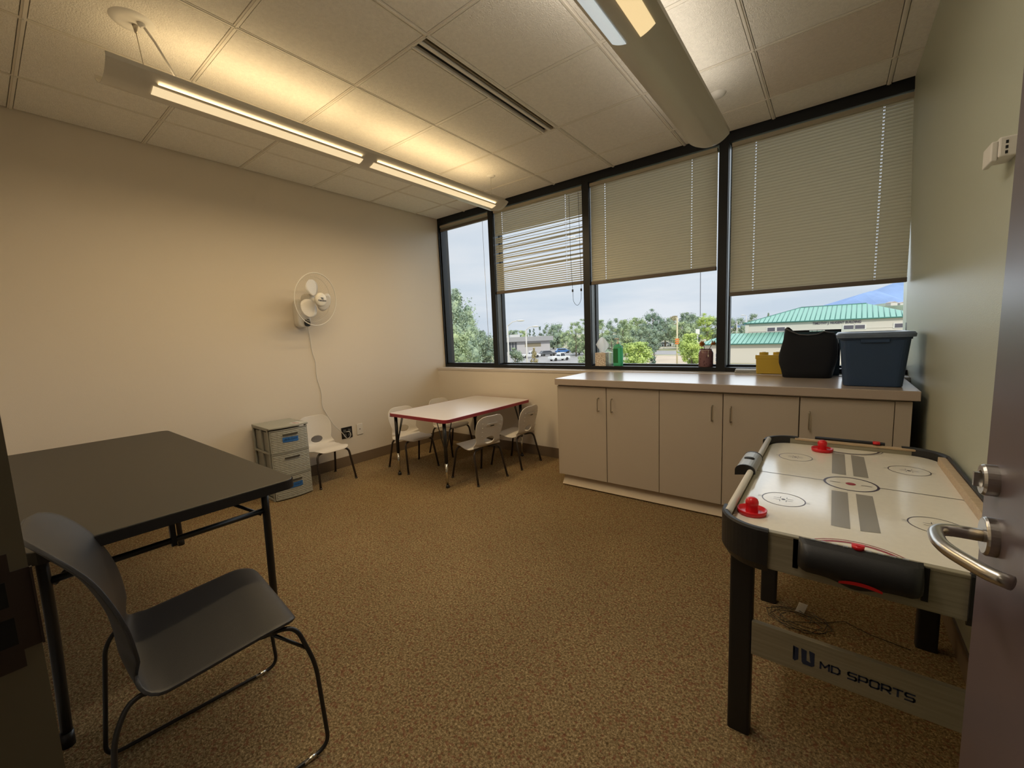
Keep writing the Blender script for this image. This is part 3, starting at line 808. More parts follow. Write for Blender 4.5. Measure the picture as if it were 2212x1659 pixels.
# ============================================================ PLAY TABLE
def play_table():
    x0, x1, y0, y1, z = .665, 1.445, -1.39, -.175, .60
    t = thing('activity_table', 'low rectangular play table with white top and red edge', 'table', ((x0 + x1) / 2, (y0 + y1) / 2, 0))
    inv = Matrix.Translation((-(x0 + x1) / 2, -(y0 + y1) / 2, 0))
    def P(n, bm, m, **k):
        o = obj(n, bm, m, t, **k); o.matrix_parent_inverse = inv; return o
    bm = bmesh.new(); prism(bm, rrect(x0 + .003, x1 - .003, y0 + .003, y1 - .003, .045, 8), z - .026, z); P('tabletop', bm, M_ttop)
    bm = bmesh.new(); a = rrect(x0, x1, y0, y1, .048, 8); b = rrect(x0 + .004, x1 - .004, y0 + .004, y1 - .004, .044, 8); n = len(a)
    vs = [[bm.verts.new((p[0], p[1], zz)) for p in q] for q, zz in ((a, z - .028), (a, z - .001), (b, z + .0008), (b, z - .028))]
    for r in range(4):
        for i in range(n): bm.faces.new((vs[r][i], vs[r][(i + 1) % n], vs[(r + 1) % 4][(i + 1) % n], vs[(r + 1) % 4][i]))
    P('edge_band', bm, M_red)
    for sx in (0, 1):
        for sy in (0, 1):
            lx = (.715, 1.37)[sx]; ly = (-1.34, -.26)[sy]
            bm = bmesh.new()
            tube(bm, [(lx, ly, z - .027), (lx, ly, .215)], .0155, 16)
            lathe(bm, [(0, 0), (.055, 0), (.055, -.004), (0, -.004)], lx, ly, z - .0265, 20)
            dx = (1, -1)[sx]; dy = (1, -1)[sy]
            tube(bm, [(lx + dx * .09, ly, z - .03), (lx + dx * .012, ly, .33)], .004, 8)
            tube(bm, [(lx, ly + dy * .09, z - .03), (lx, ly + dy * .012, .33)], .004, 8)
            l = P('leg', bm, M_black)
            bm = bmesh.new(); tube(bm, [(lx, ly, .23), (lx, ly, .02)], .0115, 14); o = obj('leg_insert', bm, M_chrome, l, smooth=True)
            o.matrix_parent_inverse = Matrix.Identity(4)
            bm = bmesh.new(); lathe(bm, [(0, 0), (.017, 0), (.0165, .012), (.013, .026), (0, .027)], lx, ly, 0, 18); obj('foot', bm, M_black, l, smooth=True)
play_table()

# ============================================================ DRAWER TOWER
def tower():
    t = thing('drawer_tower', 'grey plastic three drawer tower with woven fronts and blue tape labels', 'drawers', (.235, -2.165, 0), math.radians(-2))
    hw = .148; D0, D1 = -.185, .165        # local x: back, front ; y: half width
    zs = [(.012, .198), (.206, .392), (.400, .586)]
    bm = bmesh.new()
    for sy in (-1, 1):
        for xx in (D0, -.02, D1 - .045):
            bx(bm, xx, xx + .022, sy * hw - .006, sy * hw + .006, 0, .60)
        for zz in (.0, .196, .390, .586):
            bx(bm, D0, D1 - .02, sy * hw - .008, sy * hw + .008, zz, zz + .016)
    bx(bm, D0, D0 + .006, -hw, hw, 0, .6)
    for zz in (.0, .198, .392): bx(bm, D0, D1 - .02, -hw, hw, zz, zz + .004)
    obj('frame', bm, M_tower, t, bevel=.002)
    def arc(y, extra=0): return D1 + extra + .022 * (1 - (y / hw) ** 2)
    bm = bmesh.new(); n = 16
    poly = [(D0 - .004, -hw - .008)] + [(arc((-1 + 2 * i / n) * (hw + .006) * .97, .012), (-1 + 2 * i / n) * (hw + .008)) for i in range(n + 1)] + [(D0 - .004, hw + .008)]
    prism(bm, poly, .598, .612); obj('top', bm, M_tower, t, bevel=.004)
    poly2 = [(D0 + .02, -hw + .02)] + [(arc((-1 + 2 * i / n) * (hw - .02), -.01), (-1 + 2 * i / n) * (hw - .02)) for i in range(n + 1)] + [(D0 + .02, hw - .02)]
    for (z0, z1), dk in zip(zs, range(3)):
        bm = bmesh.new(); rows = 12; cols = 30
        # front: woven relief
        G = []
        NR, NC = 48, 60
        for i in range(NR + 1):
            z = z0 + (z1 - z0) * i / NR; row = []
            for j in range(NC + 1):
                y = -hw + 2 * hw * j / NC
                d = 0
                if .006 < z - z0 < (z1 - z0) - .006 and abs(y) < hw - .006:
                    ri = int((z - z0) / (z1 - z0) * 13); cj = int((y + hw) / .018 + (ri % 2) * .5)
                    fz = ((z - z0) / (z1 - z0) * 13) % 1
                    d = .0035 * math.sin(fz * math.pi) ** .6 * (.65 + .35 * ((cj) % 2))
                row.append(bm.verts.new((arc(y) + d, y, z)))
            G.append(row)
        for i in range(NR):
            for j in range(NC): bm.faces.new((G[i][j], G[i + 1][j], G[i + 1][j + 1], G[i][j + 1]))
        bx(bm, D0 + .012, D1 - .003, -hw + .012, hw - .012, z0 + .006, z1 - .018)
        bx(bm, D1 - .006, D1 + .001, -hw, hw, z0, z1)
        prism(bm, [(D1, -hw)] + [(arc(-hw + 2 * hw * i / n, .005), -hw + 2 * hw * i / n) for i in range(n + 1)] + [(D1, hw)], z0 - .002, z0 + .005)
        prism(bm, [(D1, -hw)] + [(arc(-hw + 2 * hw * i / n, .005), -hw + 2 * hw * i / n) for i in range(n + 1)] + [(D1, hw)], z1 - .005, z1 + .002)
        d = obj('drawer', bm, M_tower, t)
        zc = z1 - .05; bm = bmesh.new(); W = .058
        for i in range(8):
            ya, yb = -W + 2 * W * i / 8, -W + 2 * W * (i + 1) / 8
            bx(bm, arc((ya + yb) / 2) + .001, arc((ya + yb) / 2) + .010, ya, yb + .0005, zc, zc + .011)
        obj('handle', bm, M_towerd, d)
        if dk != 1:
            bm = bmesh.new(); bm2 = bmesh.new(); W = .062; yo = .0; zt = zc - .018; n2 = 10
            tw = -.012 if dk == 2 else .004
            for i in range(n2):
                ya, yb = -W + 2 * W * i / n2, -W + 2 * W * (i + 1) / n2
                xa, xb = arc(ya) + .0045, arc(yb) + .0045
                za, zb_ = zt + tw * ya * 4, zt + tw * yb * 4
                bm.faces.new([bm.verts.new(p) for p in ((xa, ya, za), (xb, yb, zb_), (xb, yb, zb_ - .04), (xa, ya, za - .04))])
            obj('tape_label', bm, M_bluet, d).modifiers.new('s', 'SOLIDIFY').thickness = .001
            rr = random.Random(dk); y = -W + .012
            while y < W - .016:
                h = rr.choice((.012, .016)); xx = arc(y) + .0058
                tube(bm2, [(xx, y, zt - .024 + rr.uniform(-.003, .002)), (xx, y + .004, zt - .024 + h), (xx, y + .008, zt - .024 + rr.uniform(0, .008))], .0008, 4)
                y += rr.uniform(.009, .013)
            obj('handwriting', bm2, M_ink, d)
    bm = bmesh.new(); vs = bx(bm, .07, .17, .05, .135, .6125, .6135); bx(bm, .085, .165, .068, .078, .6135, .6140, mi=1)
    bmesh.ops.rotate(bm, verts=bm.verts, cent=(.12, .09, .61), matrix=Matrix.Rotation(.3, 3, 'Z'))
    obj('paper_sticker', bm, [M_tissue, mat('red stripe', (.35, .06, .05), .6)], t)
tower()

# ============================================================ FOLDING TABLE
def folding_table():
    x0, x1, y0, y1, z = .43, 2.246, -3.675, -2.955, .737
    t = thing('folding_table', 'long dark brown folding table with black metal legs near the door', 'table', ((x0 + x1) / 2, (y0 + y1) / 2, 0))
    inv = Matrix.Translation((-(x0 + x1) / 2, -(y0 + y1) / 2, 0))
    def P(n, bm, m, **k):
        o = obj(n, bm, m, t, **k); o.matrix_parent_inverse = inv; return o
    bm = bmesh.new(); prism(bm, rrect(x0, x1, y0, y1, .045, 8), z - .034, z); P('tabletop', bm, [M_ftop], bevel=.003)
    bm = bmesh.new(); a = rrect(x0 - .003, x1 + .003, y0 - .003, y1 + .003, .048, 8); b = rrect(x0 + .01, x1 - .01, y0 + .01, y1 - .01, .04, 8); n = len(a)
    vs = [[bm.verts.new((p[0], p[1], zz)) for p in q] for q, zz in ((a, z - .037), (a, z - .004), (b, z - .035))]
    for r in range(3):
        for i in range(n): bm.faces.new((vs[r][i], vs[r][(i + 1) % n], vs[(r + 1) % 3][(i + 1) % n], vs[(r + 1) % 3][i]))
    P('edge_trim', bm, M_black)
    for ex, sg in ((2.02, 1), (.60, -1)):
        ys = (-3.635, -3.00)
        for yy in ys:
            bm = bmesh.new(); tube(bm, fillet([(ex + sg * .02, yy, z - .036), (ex + sg * .012, yy, .45), (ex - sg * .01, yy - (.012 if yy < -3.3 else 0), .0)], .1), .0145, 14)
            tube(bm, [(ex - sg * .0085, yy - (.012 if yy < -3.3 else 0), .05), (ex - sg * .01, yy - (.012 if yy < -3.3 else 0), 0)], .018, 14)
            P('leg', bm, M_black, smooth=True)
        bm = bmesh.new(); tube(bm, [(ex + sg * .014, ys[0], .570), (ex + sg * .014, ys[1], .570)], .0115, 12)
        ym = (ys[0] + ys[1]) / 2
        bx(bm, ex + sg * .018 - .008, ex + sg * .018 + .008, ym - .008, ym + .008, .55, z - .036)
        bx(bm, ex + sg * .018 - .018, ex + sg * .018 + .018, ym - .03, ym + .03, z - .05, z - .036)
        P('crossbar', bm, M_black)
        bm = bmesh.new()
        for s2 in (-1, 1):
            tube(bm, [(ex + sg * .014, ym + s2 * .30, .555), (ex - sg * .03, ym + s2 * .24, .60), (ex - sg * .22, ym + s2 * .10, z - .045)], .007, 8)
        P('folding_brace', bm, M_black)
    bm = bmesh.new()
    for yy in (y0 + .05, y1 - .05): bx(bm, x0 + .1, x1 - .1, yy - .012, yy + .012, z - .052, z - .036)
    P('apron_rail', bm, M_black)
folding_table()

# ============================================================ BLACK STACKING CHAIR
def black_chair():
    t = thing('stacking_chair', 'black plastic stacking chair on a wire sled base, pulled up to the dark table', 'chair', (2.458, -3.36, 0), math.radians(84))
    prof = [(.205, .430), (.188, .452), (.14, .462), (.06, .456), (-.04, .446), (-.12, .440), (-.155, .446), (-.175, .478), (-.180, .545), (-.188, .61), (-.205, .675), (-.233, .745), (-.28, .815), (-.312, .858)]
    def width(u):
        if u < .42: return .232
        if u < .50: return .232 - .05 * (u - .42) / .08
        if u < .60: return .182 + .030 * (u - .50) / .10
        return .212 - .045 * max(0, (u - .68) / .32) ** 1.3
    def curve(u, q):
        if u > .55: return -.030 * q * q
        if u > .40: return -.030 * q * q * (u - .40) / .15
        return 0
    bm, place, T = shell_mesh(prof, width, curve=curve, corner=.085, ns=60, nw=30)
    o = obj('seat_shell', bm, M_bplast, t); md = o.modifiers.new('s', 'SOLIDIFY'); md.thickness = .009; md.offset = -1
    md = o.modifiers.new('b', 'BEVEL'); md.width = .003; md.segments = 2; md.limit_method = 'ANGLE'
    for s in (-1, 1):
        y = s * .222; yf = s * .245
        bm = bmesh.new()
        tube(bm, fillet([(.10, y * .9, .436), (.185, y, .440), (.225, yf, .30), (.24, yf, .010), (-.25, yf, .010), (-.212, y * .98, .38), (-.178, s * .195, .437), (-.12, s * .19, .432)], .045, 8), .0062, 12)
        obj('sled_leg', bm, M_black, t, smooth=True)
        bm = bmesh.new(); tube(bm, [(.12, y * .85, .436), (.213, yf * .965, .352)], .005, 8); obj('corner_brace', bm, M_black, t, smooth=True)
        bm = bmesh.new(); tube(bm, [(.20, yf, .010), (.165, yf, .010)], .0066, 12); obj('floor_glide', bm, M_chrome, t, smooth=True)
    bm = bmesh.new(); tube(bm, [(.12, -.19, .437), (.12, .19, .437)], .006, 10); tube(bm, [(-.15, -.19, .43), (-.15, .19, .43)], .006, 10)
    tube(bm, [(.10, -.19, .436), (-.15, -.19, .43)], .006, 10); tube(bm, [(.10, .19, .436), (-.15, .19, .43)], .006, 10)
    obj('under_frame', bm, M_black, t)
black_chair()

# ============================================================ AIR HOCKEY TABLE
def hockey():
    X0, X1, Y0, Y1 = 3.69, 4.322, -2.42, -1.235; ZT = .708; ZF = .680; ZB = .600
    t = thing('air_hockey_table', 'white air hockey table with black corners and legs against the green wall', 'game table', ((X0 + X1) / 2, (Y0 + Y1) / 2, 0))
    inv = Matrix.Translation((-(X0 + X1) / 2, -(Y0 + Y1) / 2, 0))
    def P(n, bm, m, **k):
        o = obj(n, bm, m, t, **k); o.matrix_parent_inverse = inv; return o
    r = .115; cx, cy = 4.008, -1.79
    inn = rrect(X0 + .018, X1 - .018, Y0 + .016, Y1 - .016, r - .016, 10)
    out = rrect(X0, X1, Y0, Y1, r, 10)
    # playfield with its print (materials by face)
    bm = bmesh.new(); prism(bm, inn, ZF - .02, ZF)
    def flat(poly, mi, z=ZF + .0006):
        vs = [bm.verts.new((x, y, z)) for x, y in poly]; f = bm.faces.new(vs); f.material_index = mi
    def annulus(x, y, r0, r1, mi, a0=0, a1=360, n=48):
        for k in range(n):
            a, b = math.radians(a0 + (a1 - a0) * k / n), math.radians(a0 + (a1 - a0) * (k + 1) / n)
            flat([(x + r0 * math.cos(a), y + r0 * math.sin(a)), (x + r1 * math.cos(a), y + r1 * math.sin(a)), (x + r1 * math.cos(b), y + r1 * math.sin(b)), (x + r0 * math.cos(b), y + r0 * math.sin(b))], mi)
    def rct(x0, x1, y0, y1, mi): flat([(x0, y0), (x1, y0), (x1, y1), (x0, y1)], mi)
    rct(X0 + .02, cx - .078, cy - .002, cy + .002, 1); rct(cx + .078, X1 - .02, cy - .002, cy + .002, 1)
    annulus(cx, cy, .073, .080, 1); rct(cx - .06, cx - .03, cy - .002, cy + .002, 1); rct(cx + .03, cx + .06, cy - .002, cy + .002, 1)
    annulus(cx, cy, 0.0001, .015, 3)
    for sx, sy in ((-1, -1), (-1, 1), (1, -1), (1, 1)):
        x, y = cx + sx * .184, cy + sy * .282
        annulus(x, y, .0595, .0625, 1); annulus(x, y, .0001, .006, 1, n=12)
        for qx in (-1, 1):
            for qy in (-1, 1):
                rct(min(x + qx * .009, x + qx * .028), max(x + qx * .009, x + qx * .028), y + qy * .008 - .0008, y + qy * .008 + .0008, 1)
                rct(x + qx * .009 - .0008, x + qx * .009 + .0008, min(y + qy * .008, y + qy * .022), max(y + qy * .008, y + qy * .022), 1)
            for qy in (-.005, .005):
                a, b = sorted((x + qx * .0625, x + qx * .074)); rct(a, b, y + qy - .0007, y + qy + .0007, 1)
    for gx in (-.033, .033):
        for (ya, yb) in ((cy + .105, cy + .43), (cy - .43, cy - .105)):
            a, b = cx + gx - .022, cx + gx + .022
            o_ = .012 * (1 if gx > 0 else 0)
            flat([(a, ya), (b, ya + (o_ if ya < cy else 0)), (b, yb - (o_ if ya > cy else 0)), (a, yb)], 2)
    for s, yy, mi in ((1, Y0 + .018, 3), (-1, Y1 - .018, 1)):
        a0, a1 = (8, 172) if s > 0 else (188, 352)
        annulus(cx, yy - s * .03, .112, .121, mi, a0 + 8 * s, a1 - 8 * s); annulus(cx, yy - s * .03, .127, .130, mi, a0 + 8 * s, a1 - 8 * s)
    P('playfield', bm, [M_field, M_line, M_grey, M_redp])
    # aprons: long sides and ends
    def seg_box(nm, a, m, **k): P(nm, a, m, **k)
    seg_box('side_apron', box(X0 + .002, X0 + .016, Y0 + r, Y1 - r, ZB, ZT - .006), M_wood)
    seg_box('side_apron', box(X1 - .014, X1, Y0 + r, Y1 - r, ZB, ZT - .006), M_wood)
    for y0, y1 in ((Y0, Y0 + .014), (Y1 - .014, Y1)):
        bm = bmesh.new(); bx(bm, X0 + r - .02, X1 - r + .05, y0, y1, ZB, ZT - .004)
        a = P('end_apron', bm, M_wood, bevel=.001)
        bm = bmesh.new()
        for sx in (-1, 1): lathe(bm, [(0, .002), (.005, .0015), (.006, 0)], n=12, M=Matrix.Translation((cx + sx * .2, y0 if y0 < -2 else y1, .668)) @ Matrix.Rotation(math.radians(90 if y0 < -2 else -90), 4, 'X'))
        obj('screw', bm, M_dark, a)
    bm = bmesh.new(); tube(bm, [(X0 + .012, Y0 + r - .03, ZT - .002), (X0 + .012, Y1 - r + .03, ZT - .002)], .011, 12)
    P('side_rail', bm, M_alum, smooth=True)
    bm = bmesh.new(); bx(bm, X1 - .030, X1 - .006, Y0 + .05, Y1 - r, ZF, ZT + .002); P('side_rail', bm, M_rail, bevel=.002)
    bm = bmesh.new(); bx(bm, X1 - .006, X1 + .002, Y0 + .05, Y1 - r, ZT - .03, ZT + .010); P('side_rail_edge', bm, M_bpad, bevel=.001)
    for y0, y1 in ((Y0 - .001, Y0 + .017), (Y1 - .017, Y1 + .001)):
        bm = bmesh.new(); bx(bm, X0 + r, X1 - r + .08, y0, y1, ZT - .010, ZT); P('end_rail', bm, M_wood if y0 < -2 else M_rail, bevel=.002)
    # corner caps
    for sx, sy in ((-1, -1), (-1, 1), (1, 1), (1, -1)):
        ccx, ccy = (X0 + r if sx < 0 else X1 - r), (Y0 + r if sy < 0 else Y1 - r)
        bm = bmesh.new(); n = 14; ro, ri = r + .008, r - .012; A = []
        angs = [(-1 + 2 * i / n) * 45 for i in range(n + 1)]; base = math.degrees(math.atan2(sy, sx))
        prs = []
        for i, an in enumerate(angs):
            a = math.radians(base + an); c, s = math.cos(a), math.sin(a)
            prs.append([(ccx + rr * c, ccy + rr * s, z) for rr, z in ((ri, ZF), (ri, ZT), (ri + .006, ZT + .006), (ro - .004, ZT + .006), (ro, ZT), (ro, ZB + .012), (ro - .014, ZB - .012), (ri, ZB - .012))])
        # straight tails along both sides
        def tail(pr, dx, dy, L_): return [(x + dx * L_, y + dy * L_, z) for x, y, z in pr]
        first = prs[0]; last = prs[-1]
        d0 = Vector((first[0][0] - prs[1][0][0], first[0][1] - prs[1][0][1])).normalized(); d1 = Vector((last[0][0] - prs[-2][0][0], last[0][1] - prs[-2][0][1])).normalized()
        L_ = .03 if (sx > 0 and sy < 0) else .0
        prs = [tail(first, d0.x, d0.y, .012)] + prs + [tail(last, d1.x, d1.y, .012)]
        V = [[bm.verts.new(p) for p in pr] for pr in prs]; m = len(prs[0])
        for a, b in zip(V, V[1:]):
            for i in range(m):
                f = bm.faces.new((a[i], a[(i + 1) % m], b[(i + 1) % m], b[i]))
        bm.faces.new(V[0]); bm.faces.new(V[-1])
        P('corner_cap', bm, M_bpad)
        lx = X0 + .055 if sx < 0 else X1 - .055; ly = (Y0 + .085) if sy < 0 else (Y1 - .33)
        bm = bmesh.new(); prism(bm, rrect(lx - .031, lx + .031, ly - .022, ly + .022, .008, 3), .0, ZB + .02)
        P('leg', bm, M_bpad)
    # end panels (MD SPORTS board between the legs at the near end)
    for yy in (Y0 + .07, Y1 - .33):
        bm = bmesh.new(); bx(bm, X0 + .086, X1 - .086, yy - .008, yy + .008, .282, .388); pn = P('end_panel', bm, M_wood, bevel=.001)
        if yy < -2:
            Mt = Matrix.Translation((0, yy - .0085, 0)) @ Matrix(((1, 0, 0, 0), (0, 0, 1, 0), (0, 1, 0, 0), (0, 0, 0, 1)))
            GL = {'M': ([[(0, 0), (0, 1), (.62, .35), (1.24, 1), (1.24, 0)]], 1.24), 'D': ([[(0, 0), (0, 1), (.85, 1), (1.12, .75), (1.12, .25), (.85, 0), (0, 0)]], 1.12),
                  'S': ([[(1.1, 1), (.15, 1), (0, .88), (0, .62), (.15, .5), (.95, .5), (1.1, .38), (1.1, .12), (.95, 0), (0, 0)]], 1.1), 'P': ([[(0, 0), (0, 1), (.95, 1), (1.1, .86), (1.1, .52), (.95, .38), (0, .38)]], 1.1),
                  'O': ([[(.15, 0), (0, .14), (0, .86), (.15, 1), (1.0, 1), (1.15, .86), (1.15, .14), (1.0, 0), (.15, 0)]], 1.15), 'R': ([[(0, 0), (0, 1), (.95, 1), (1.1, .86), (1.1, .52), (.95, .40), (0, .40)], [(.6, .40), (1.1, 0)]], 1.1),
                  'T': ([[(0, 1), (1.1, 1)], [(.55, 1), (.55, 0)]], 1.1), ' ': ([], .45)}
            hL = .0185; xs_ = sum(GL[c][1] + .38 for c in 'MD SPORTS') - .38; kx = (4.132 - 3.944) / xs_; cur = 3.944; b2 = bmesh.new(); wS = .0021
            for c in 'MD SPORTS':
                for pl in GL[c][0]:
                    for (ax_, az_), (bx_, bz_) in zip(pl, pl[1:]):
                        A_, B_ = Vector((cur + ax_ * kx, .318 + az_ * hL)), Vector((cur + bx_ * kx, .318 + bz_ * hL)); dd = (B_ - A_).normalized(); nn = Vector((-dd.y, dd.x)) * wS; A_ -= dd * wS * .8; B_ += dd * wS * .8
                        b2.faces.new([b2.verts.new((q.x, yy - .0088, q.y)) for q in (A_ - nn, B_ - nn, B_ + nn, A_ + nn)])
                cur += (GL[c][1] + .38) * kx
            obj('lettering', b2, M_ink, pn)
            bm = bmesh.new()
            def pol(ps): bm.faces.new([bm.verts.new((x, yy - .0088, z)) for x, z in ps])
            ox, oz = 3.880, .312
            pol([(ox, oz + .046), (ox + .013, oz + .043), (ox + .013, oz + .008), (ox + .004, oz)])
            pol([(ox, oz + .046), (ox + .004, oz + .040), (ox + .004, oz + .002), (ox + .0, oz + .004)])
            pol([(ox + .019, oz + .046), (ox + .032, oz + .043), (ox + .032, oz + .014), (ox + .044, oz + .010), (ox + .044, oz), (ox + .024, oz), (ox + .021, oz + .006)])
            pol([(ox + .037, oz + .046), (ox + .050, oz + .043), (ox + .050, oz + .005), (ox + .044, oz), (ox + .040, oz + .018)])
            obj('emblem', bm, M_ink, pn)
    # near goal box
    def goal(yf, s, nm):
        bm = bmesh.new(); gx0, gx1 = (3.886, 4.120) if s > 0 else (3.885, 4.140)
        prof = [(0.0, ZT + .004), (-.010, ZT + .008), (-.028, ZT + .0), (-.048, ZT - .020), (-.054, ZT - .044), (-.044, ZT - .066), (-.020, ZT - .078), (0, ZT - .080)] if s > 0 else \
               [(0.0, ZT + .008), (-.012, ZT + .012), (-.030, ZT + .006), (-.045, ZT - .02), (-.045, ZT - .05), (0, ZT - .07)]
        n = 24; V = []
        for i in range(n + 1):
            u = i / n; x = gx0 + (gx1 - gx0) * u; q = abs(2 * u - 1); k = 1 + (.20 * math.exp(-((u - .5) / .16) ** 2) if s > 0 else 0)
            kk = 1 - .35 * max(0, (q - .9) / .1)
            V.append([bm.verts.new((x, yf + s * d * kk, z if j < 4 else ZT + (z - ZT) * k * (1 - .10 * max(0, (q - .86) / .14)))) for j, (d, z) in enumerate(prof)])
        m = len(prof)
        for a, b in zip(V, V[1:]):
            for i in range(m):
                f = bm.faces.new((a[i], a[(i + 1) % m], b[(i + 1) % m], b[i])); f.smooth = 1 < i < m - 2
        bm.faces.new(V[0]); bm.faces.new(V[-1])
        g = P('goal_box', bm, M_bpad)
        bm = bmesh.new(); bx(bm, gx0 - .012, gx0, yf + s * .002 - .004, yf + s * -.004 + .002, ZT - .085, ZT - .004); bx(bm, gx1, gx1 + .012, yf - .004, yf + .002, ZT - .085, ZT - .004)
        obj('mounting_flange', bm, M_bpad, g)
        bm = bmesh.new()
        # score beads bar on top
        for k in range(9):
            x = gx0 + .03 + (gx1 - gx0 - .06) * k / 8
            if abs(k - 4) < 1 and s > 0: continue
            bx(bm, x - .005, x + .005, yf - s * .010 - .003, yf - s * .010 + .003, ZT + .0075, ZT + .0100)
        obj('score_mark', bm, M_score if s > 0 else M_bpad, g)
        bm = bmesh.new(); xx = 4.005 if s > 0 else gx1 - .03
        lathe(bm, [(.006, .0), (.012, .0), (.013, .008), (.006, .009)], xx, yf + (-.004 if s > 0 else -.01), ZT + .007, 16)
        bx(bm, xx - .012, xx + .012, yf - .006 if s > 0 else yf - .016, yf + .006, ZT + .006, ZT + .016)
        obj('score_slider', bm, M_pred, g)
        if s > 0:
            bm = bmesh.new(); n = 12
            for i in range(n):
                a, b = -1 + 2 * i / n, -1 + 2 * (i + 1) / n
                za, zb_ = ZT - .062 + .008 * (1 - a * a), ZT - .062 + .008 * (1 - b * b)
                bm.faces.new([bm.verts.new(p) for p in ((4.01 + .04 * a, yf - .0555, za), (4.01 + .04 * b, yf - .0555, zb_), (4.01 + .04 * b, yf - .0535, ZT - .069 + .005 * (1 - b * b)), (4.01 + .04 * a, yf - .0535, ZT - .069 + .005 * (1 - a * a)))])
            obj('return_slot_rim', bm, M_pred, g)
    goal(Y0, 1, 'near'); goal(Y1, -1, 'far')
    # electronic scorer clipped to the left rail
    bm = bmesh.new(); Ms = Matrix.Translation((X0 - .006, -1.80, ZT)) @ Matrix.Rotation(math.radians(90), 4, 'X')
    n = 12; pr = [(.034 * math.cos(math.radians(a)), .024 * math.sin(math.radians(a))) for a in range(0, 181, 15)] + [(-.034, -.02), (.034, -.008)]
    prism(bm, pr, -.10, .10, M=Ms); s_ = P('electronic_scorer', bm, M_score, bevel=.002)
    bm = bmesh.new(); prism(bm, [(x * 1.04, y * 1.04) for x, y in pr], .10, .108, M=Ms); prism(bm, [(x * 1.04, y * 1.04) for x, y in pr], -.108, -.10, M=Ms); obj('end_piece', bm, M_bpad, s_)
    bm = bmesh.new(); lathe(bm, [(0, .002), (.018, .001), (.019, -.002)], X0 - .006, -1.80, ZT + .0235, 20); obj('display', bm, M_dark, s_)
hockey()
def pusher(label, x, y):
    t = thing('pusher', label, 'air hockey pusher', (x, y, .6808), 0, 'red plastic air hockey pushers')
    bm = bmesh.new(); lathe(bm, [(0, .002), (.034, .002), (.036, 0), (.040, 0), (.0415, .014), (.0395, .0145), (.035, .006), (.017, .007)], n=40)
    obj('base_disc', bm, M_pred, t)
    bm = bmesh.new(); lathe(bm, [(.018, .006), (.0165, .012), (.0165, .024), (.0185, .032), (.0185, .038), (.0155, .046), (.009, .0505), (0, .052)], n=32)
    obj('grip_knob', bm, M_pred, t)
    return t
p0 = pusher('red air hockey pusher at the near left corner of the white table', 3.754, -2.245)
p1 = dup(p0, (3.916, -1.345, .6808), 0, 'red air hockey pusher near the far goal of the white table')

# cable and tag on the carpet under the game table
bm = bmesh.new(); rr = random.Random(3); pts = []
base = Vector((3.86, -1.66, .004))
for k in range(40):
    a = k * .75; r_ = .03 + .05 * abs(math.sin(k * .31)); pts.append(base + Vector((r_ * 1.5 * math.cos(a), r_ * math.sin(a), .002 + .004 * (k % 3))))
pts += [Vector((3.95, -1.62, .004)), Vector((4.02, -1.56, .004)), Vector((4.10, -1.60, .004)), Vector((4.22, -1.62, .004))]
tube(bm, pts, .0013, 5)
t = thing('power_adapter', 'tangled thin black power cable on the carpet under the game table', 'cable', tuple(base))
inv = Matrix.Translation(-base)
o = obj('cable', bm, M_black, t, smooth=True); o.matrix_parent_inverse = inv
bm = bmesh.new(); bx(bm, -.018, .018, -.001, .001, 0, .045, M=Matrix.Translation((3.865, -1.60, .006)) @ Matrix.Rotation(.5, 4, 'Z') @ Matrix.Rotation(.35, 4, 'Y'))
o = obj('paper_tag', bm, M_tissue, t); o.matrix_parent_inverse = inv

# ============================================================ THINGS ON THE SILL AND COUNTER
ST = SILL + .034
# tissue box
t = thing('tissue_box', 'small patterned tissue box with a white tissue pulled up on the window ledge', 'tissue box', (2.165, .05, ST))
def floral():
    m = bpy.data.materials.new('leaf print card'); m.use_nodes = True; tt = m.node_tree; b = tt.nodes['Principled BSDF']
    tc = N(tt, 'ShaderNodeTexCoord'); v = N(tt, 'ShaderNodeTexVoronoi', feature='DISTANCE_TO_EDGE', i_Scale=62.0); LK(tt, tc, 'Object', v, 'Vector')
    r = N(tt, 'ShaderNodeValToRGB'); LK(tt, v, 'Distance', r, 0)
    r.color_ramp.elements[0].position = .05; r.color_ramp.elements[0].color = (.42, .34, .28, 1); r.color_ramp.elements[1].position = .18; r.color_ramp.elements[1].color = (.78, .73, .67, 1)
    LK(tt, r, 0, b, 'Base Color'); return m
bm = bmesh.new(); bx(bm, -.055, .055, -.055, .055, 0, .128); obj('box', bm, floral(), t, bevel=.002)
bm = bmesh.new(); n = 20; rings = []
for i, (z, r_) in enumerate([(.128, .014), (.15, .026), (.18, .040), (.205, .046), (.23, .036), (.255, .024), (.272, .010)]):
    ring = []
    for k in range(n):
        a = 2 * math.pi * k / n; q = r_ * (1 + .28 * math.sin(5 * a + i * .5) + .12 * math.sin(3 * a + i))
        ring.append(bm.verts.new((q * 1.15 * math.cos(a), q * .6 * math.sin(a), z + .006 * math.sin(4 * a))))
    rings.append(ring)
for a, b in zip(rings, rings[1:]):
    for k in range(n): bm.faces.new((a[k], a[(k + 1) % n], b[(k + 1) % n], b[k])).smooth = True
obj('tissue', bm, M_tissue, t)
# small clear container between box and bottle
bm = bmesh.new(); bx(bm, -.014, .014, -.02, .02, 0, .13)
o = obj('clear_container', bm, M_clear, bevel=.003); o.location = (2.245, .06, ST); tag(o, 'narrow clear plastic container standing between tissue box and green bottle', 'container')
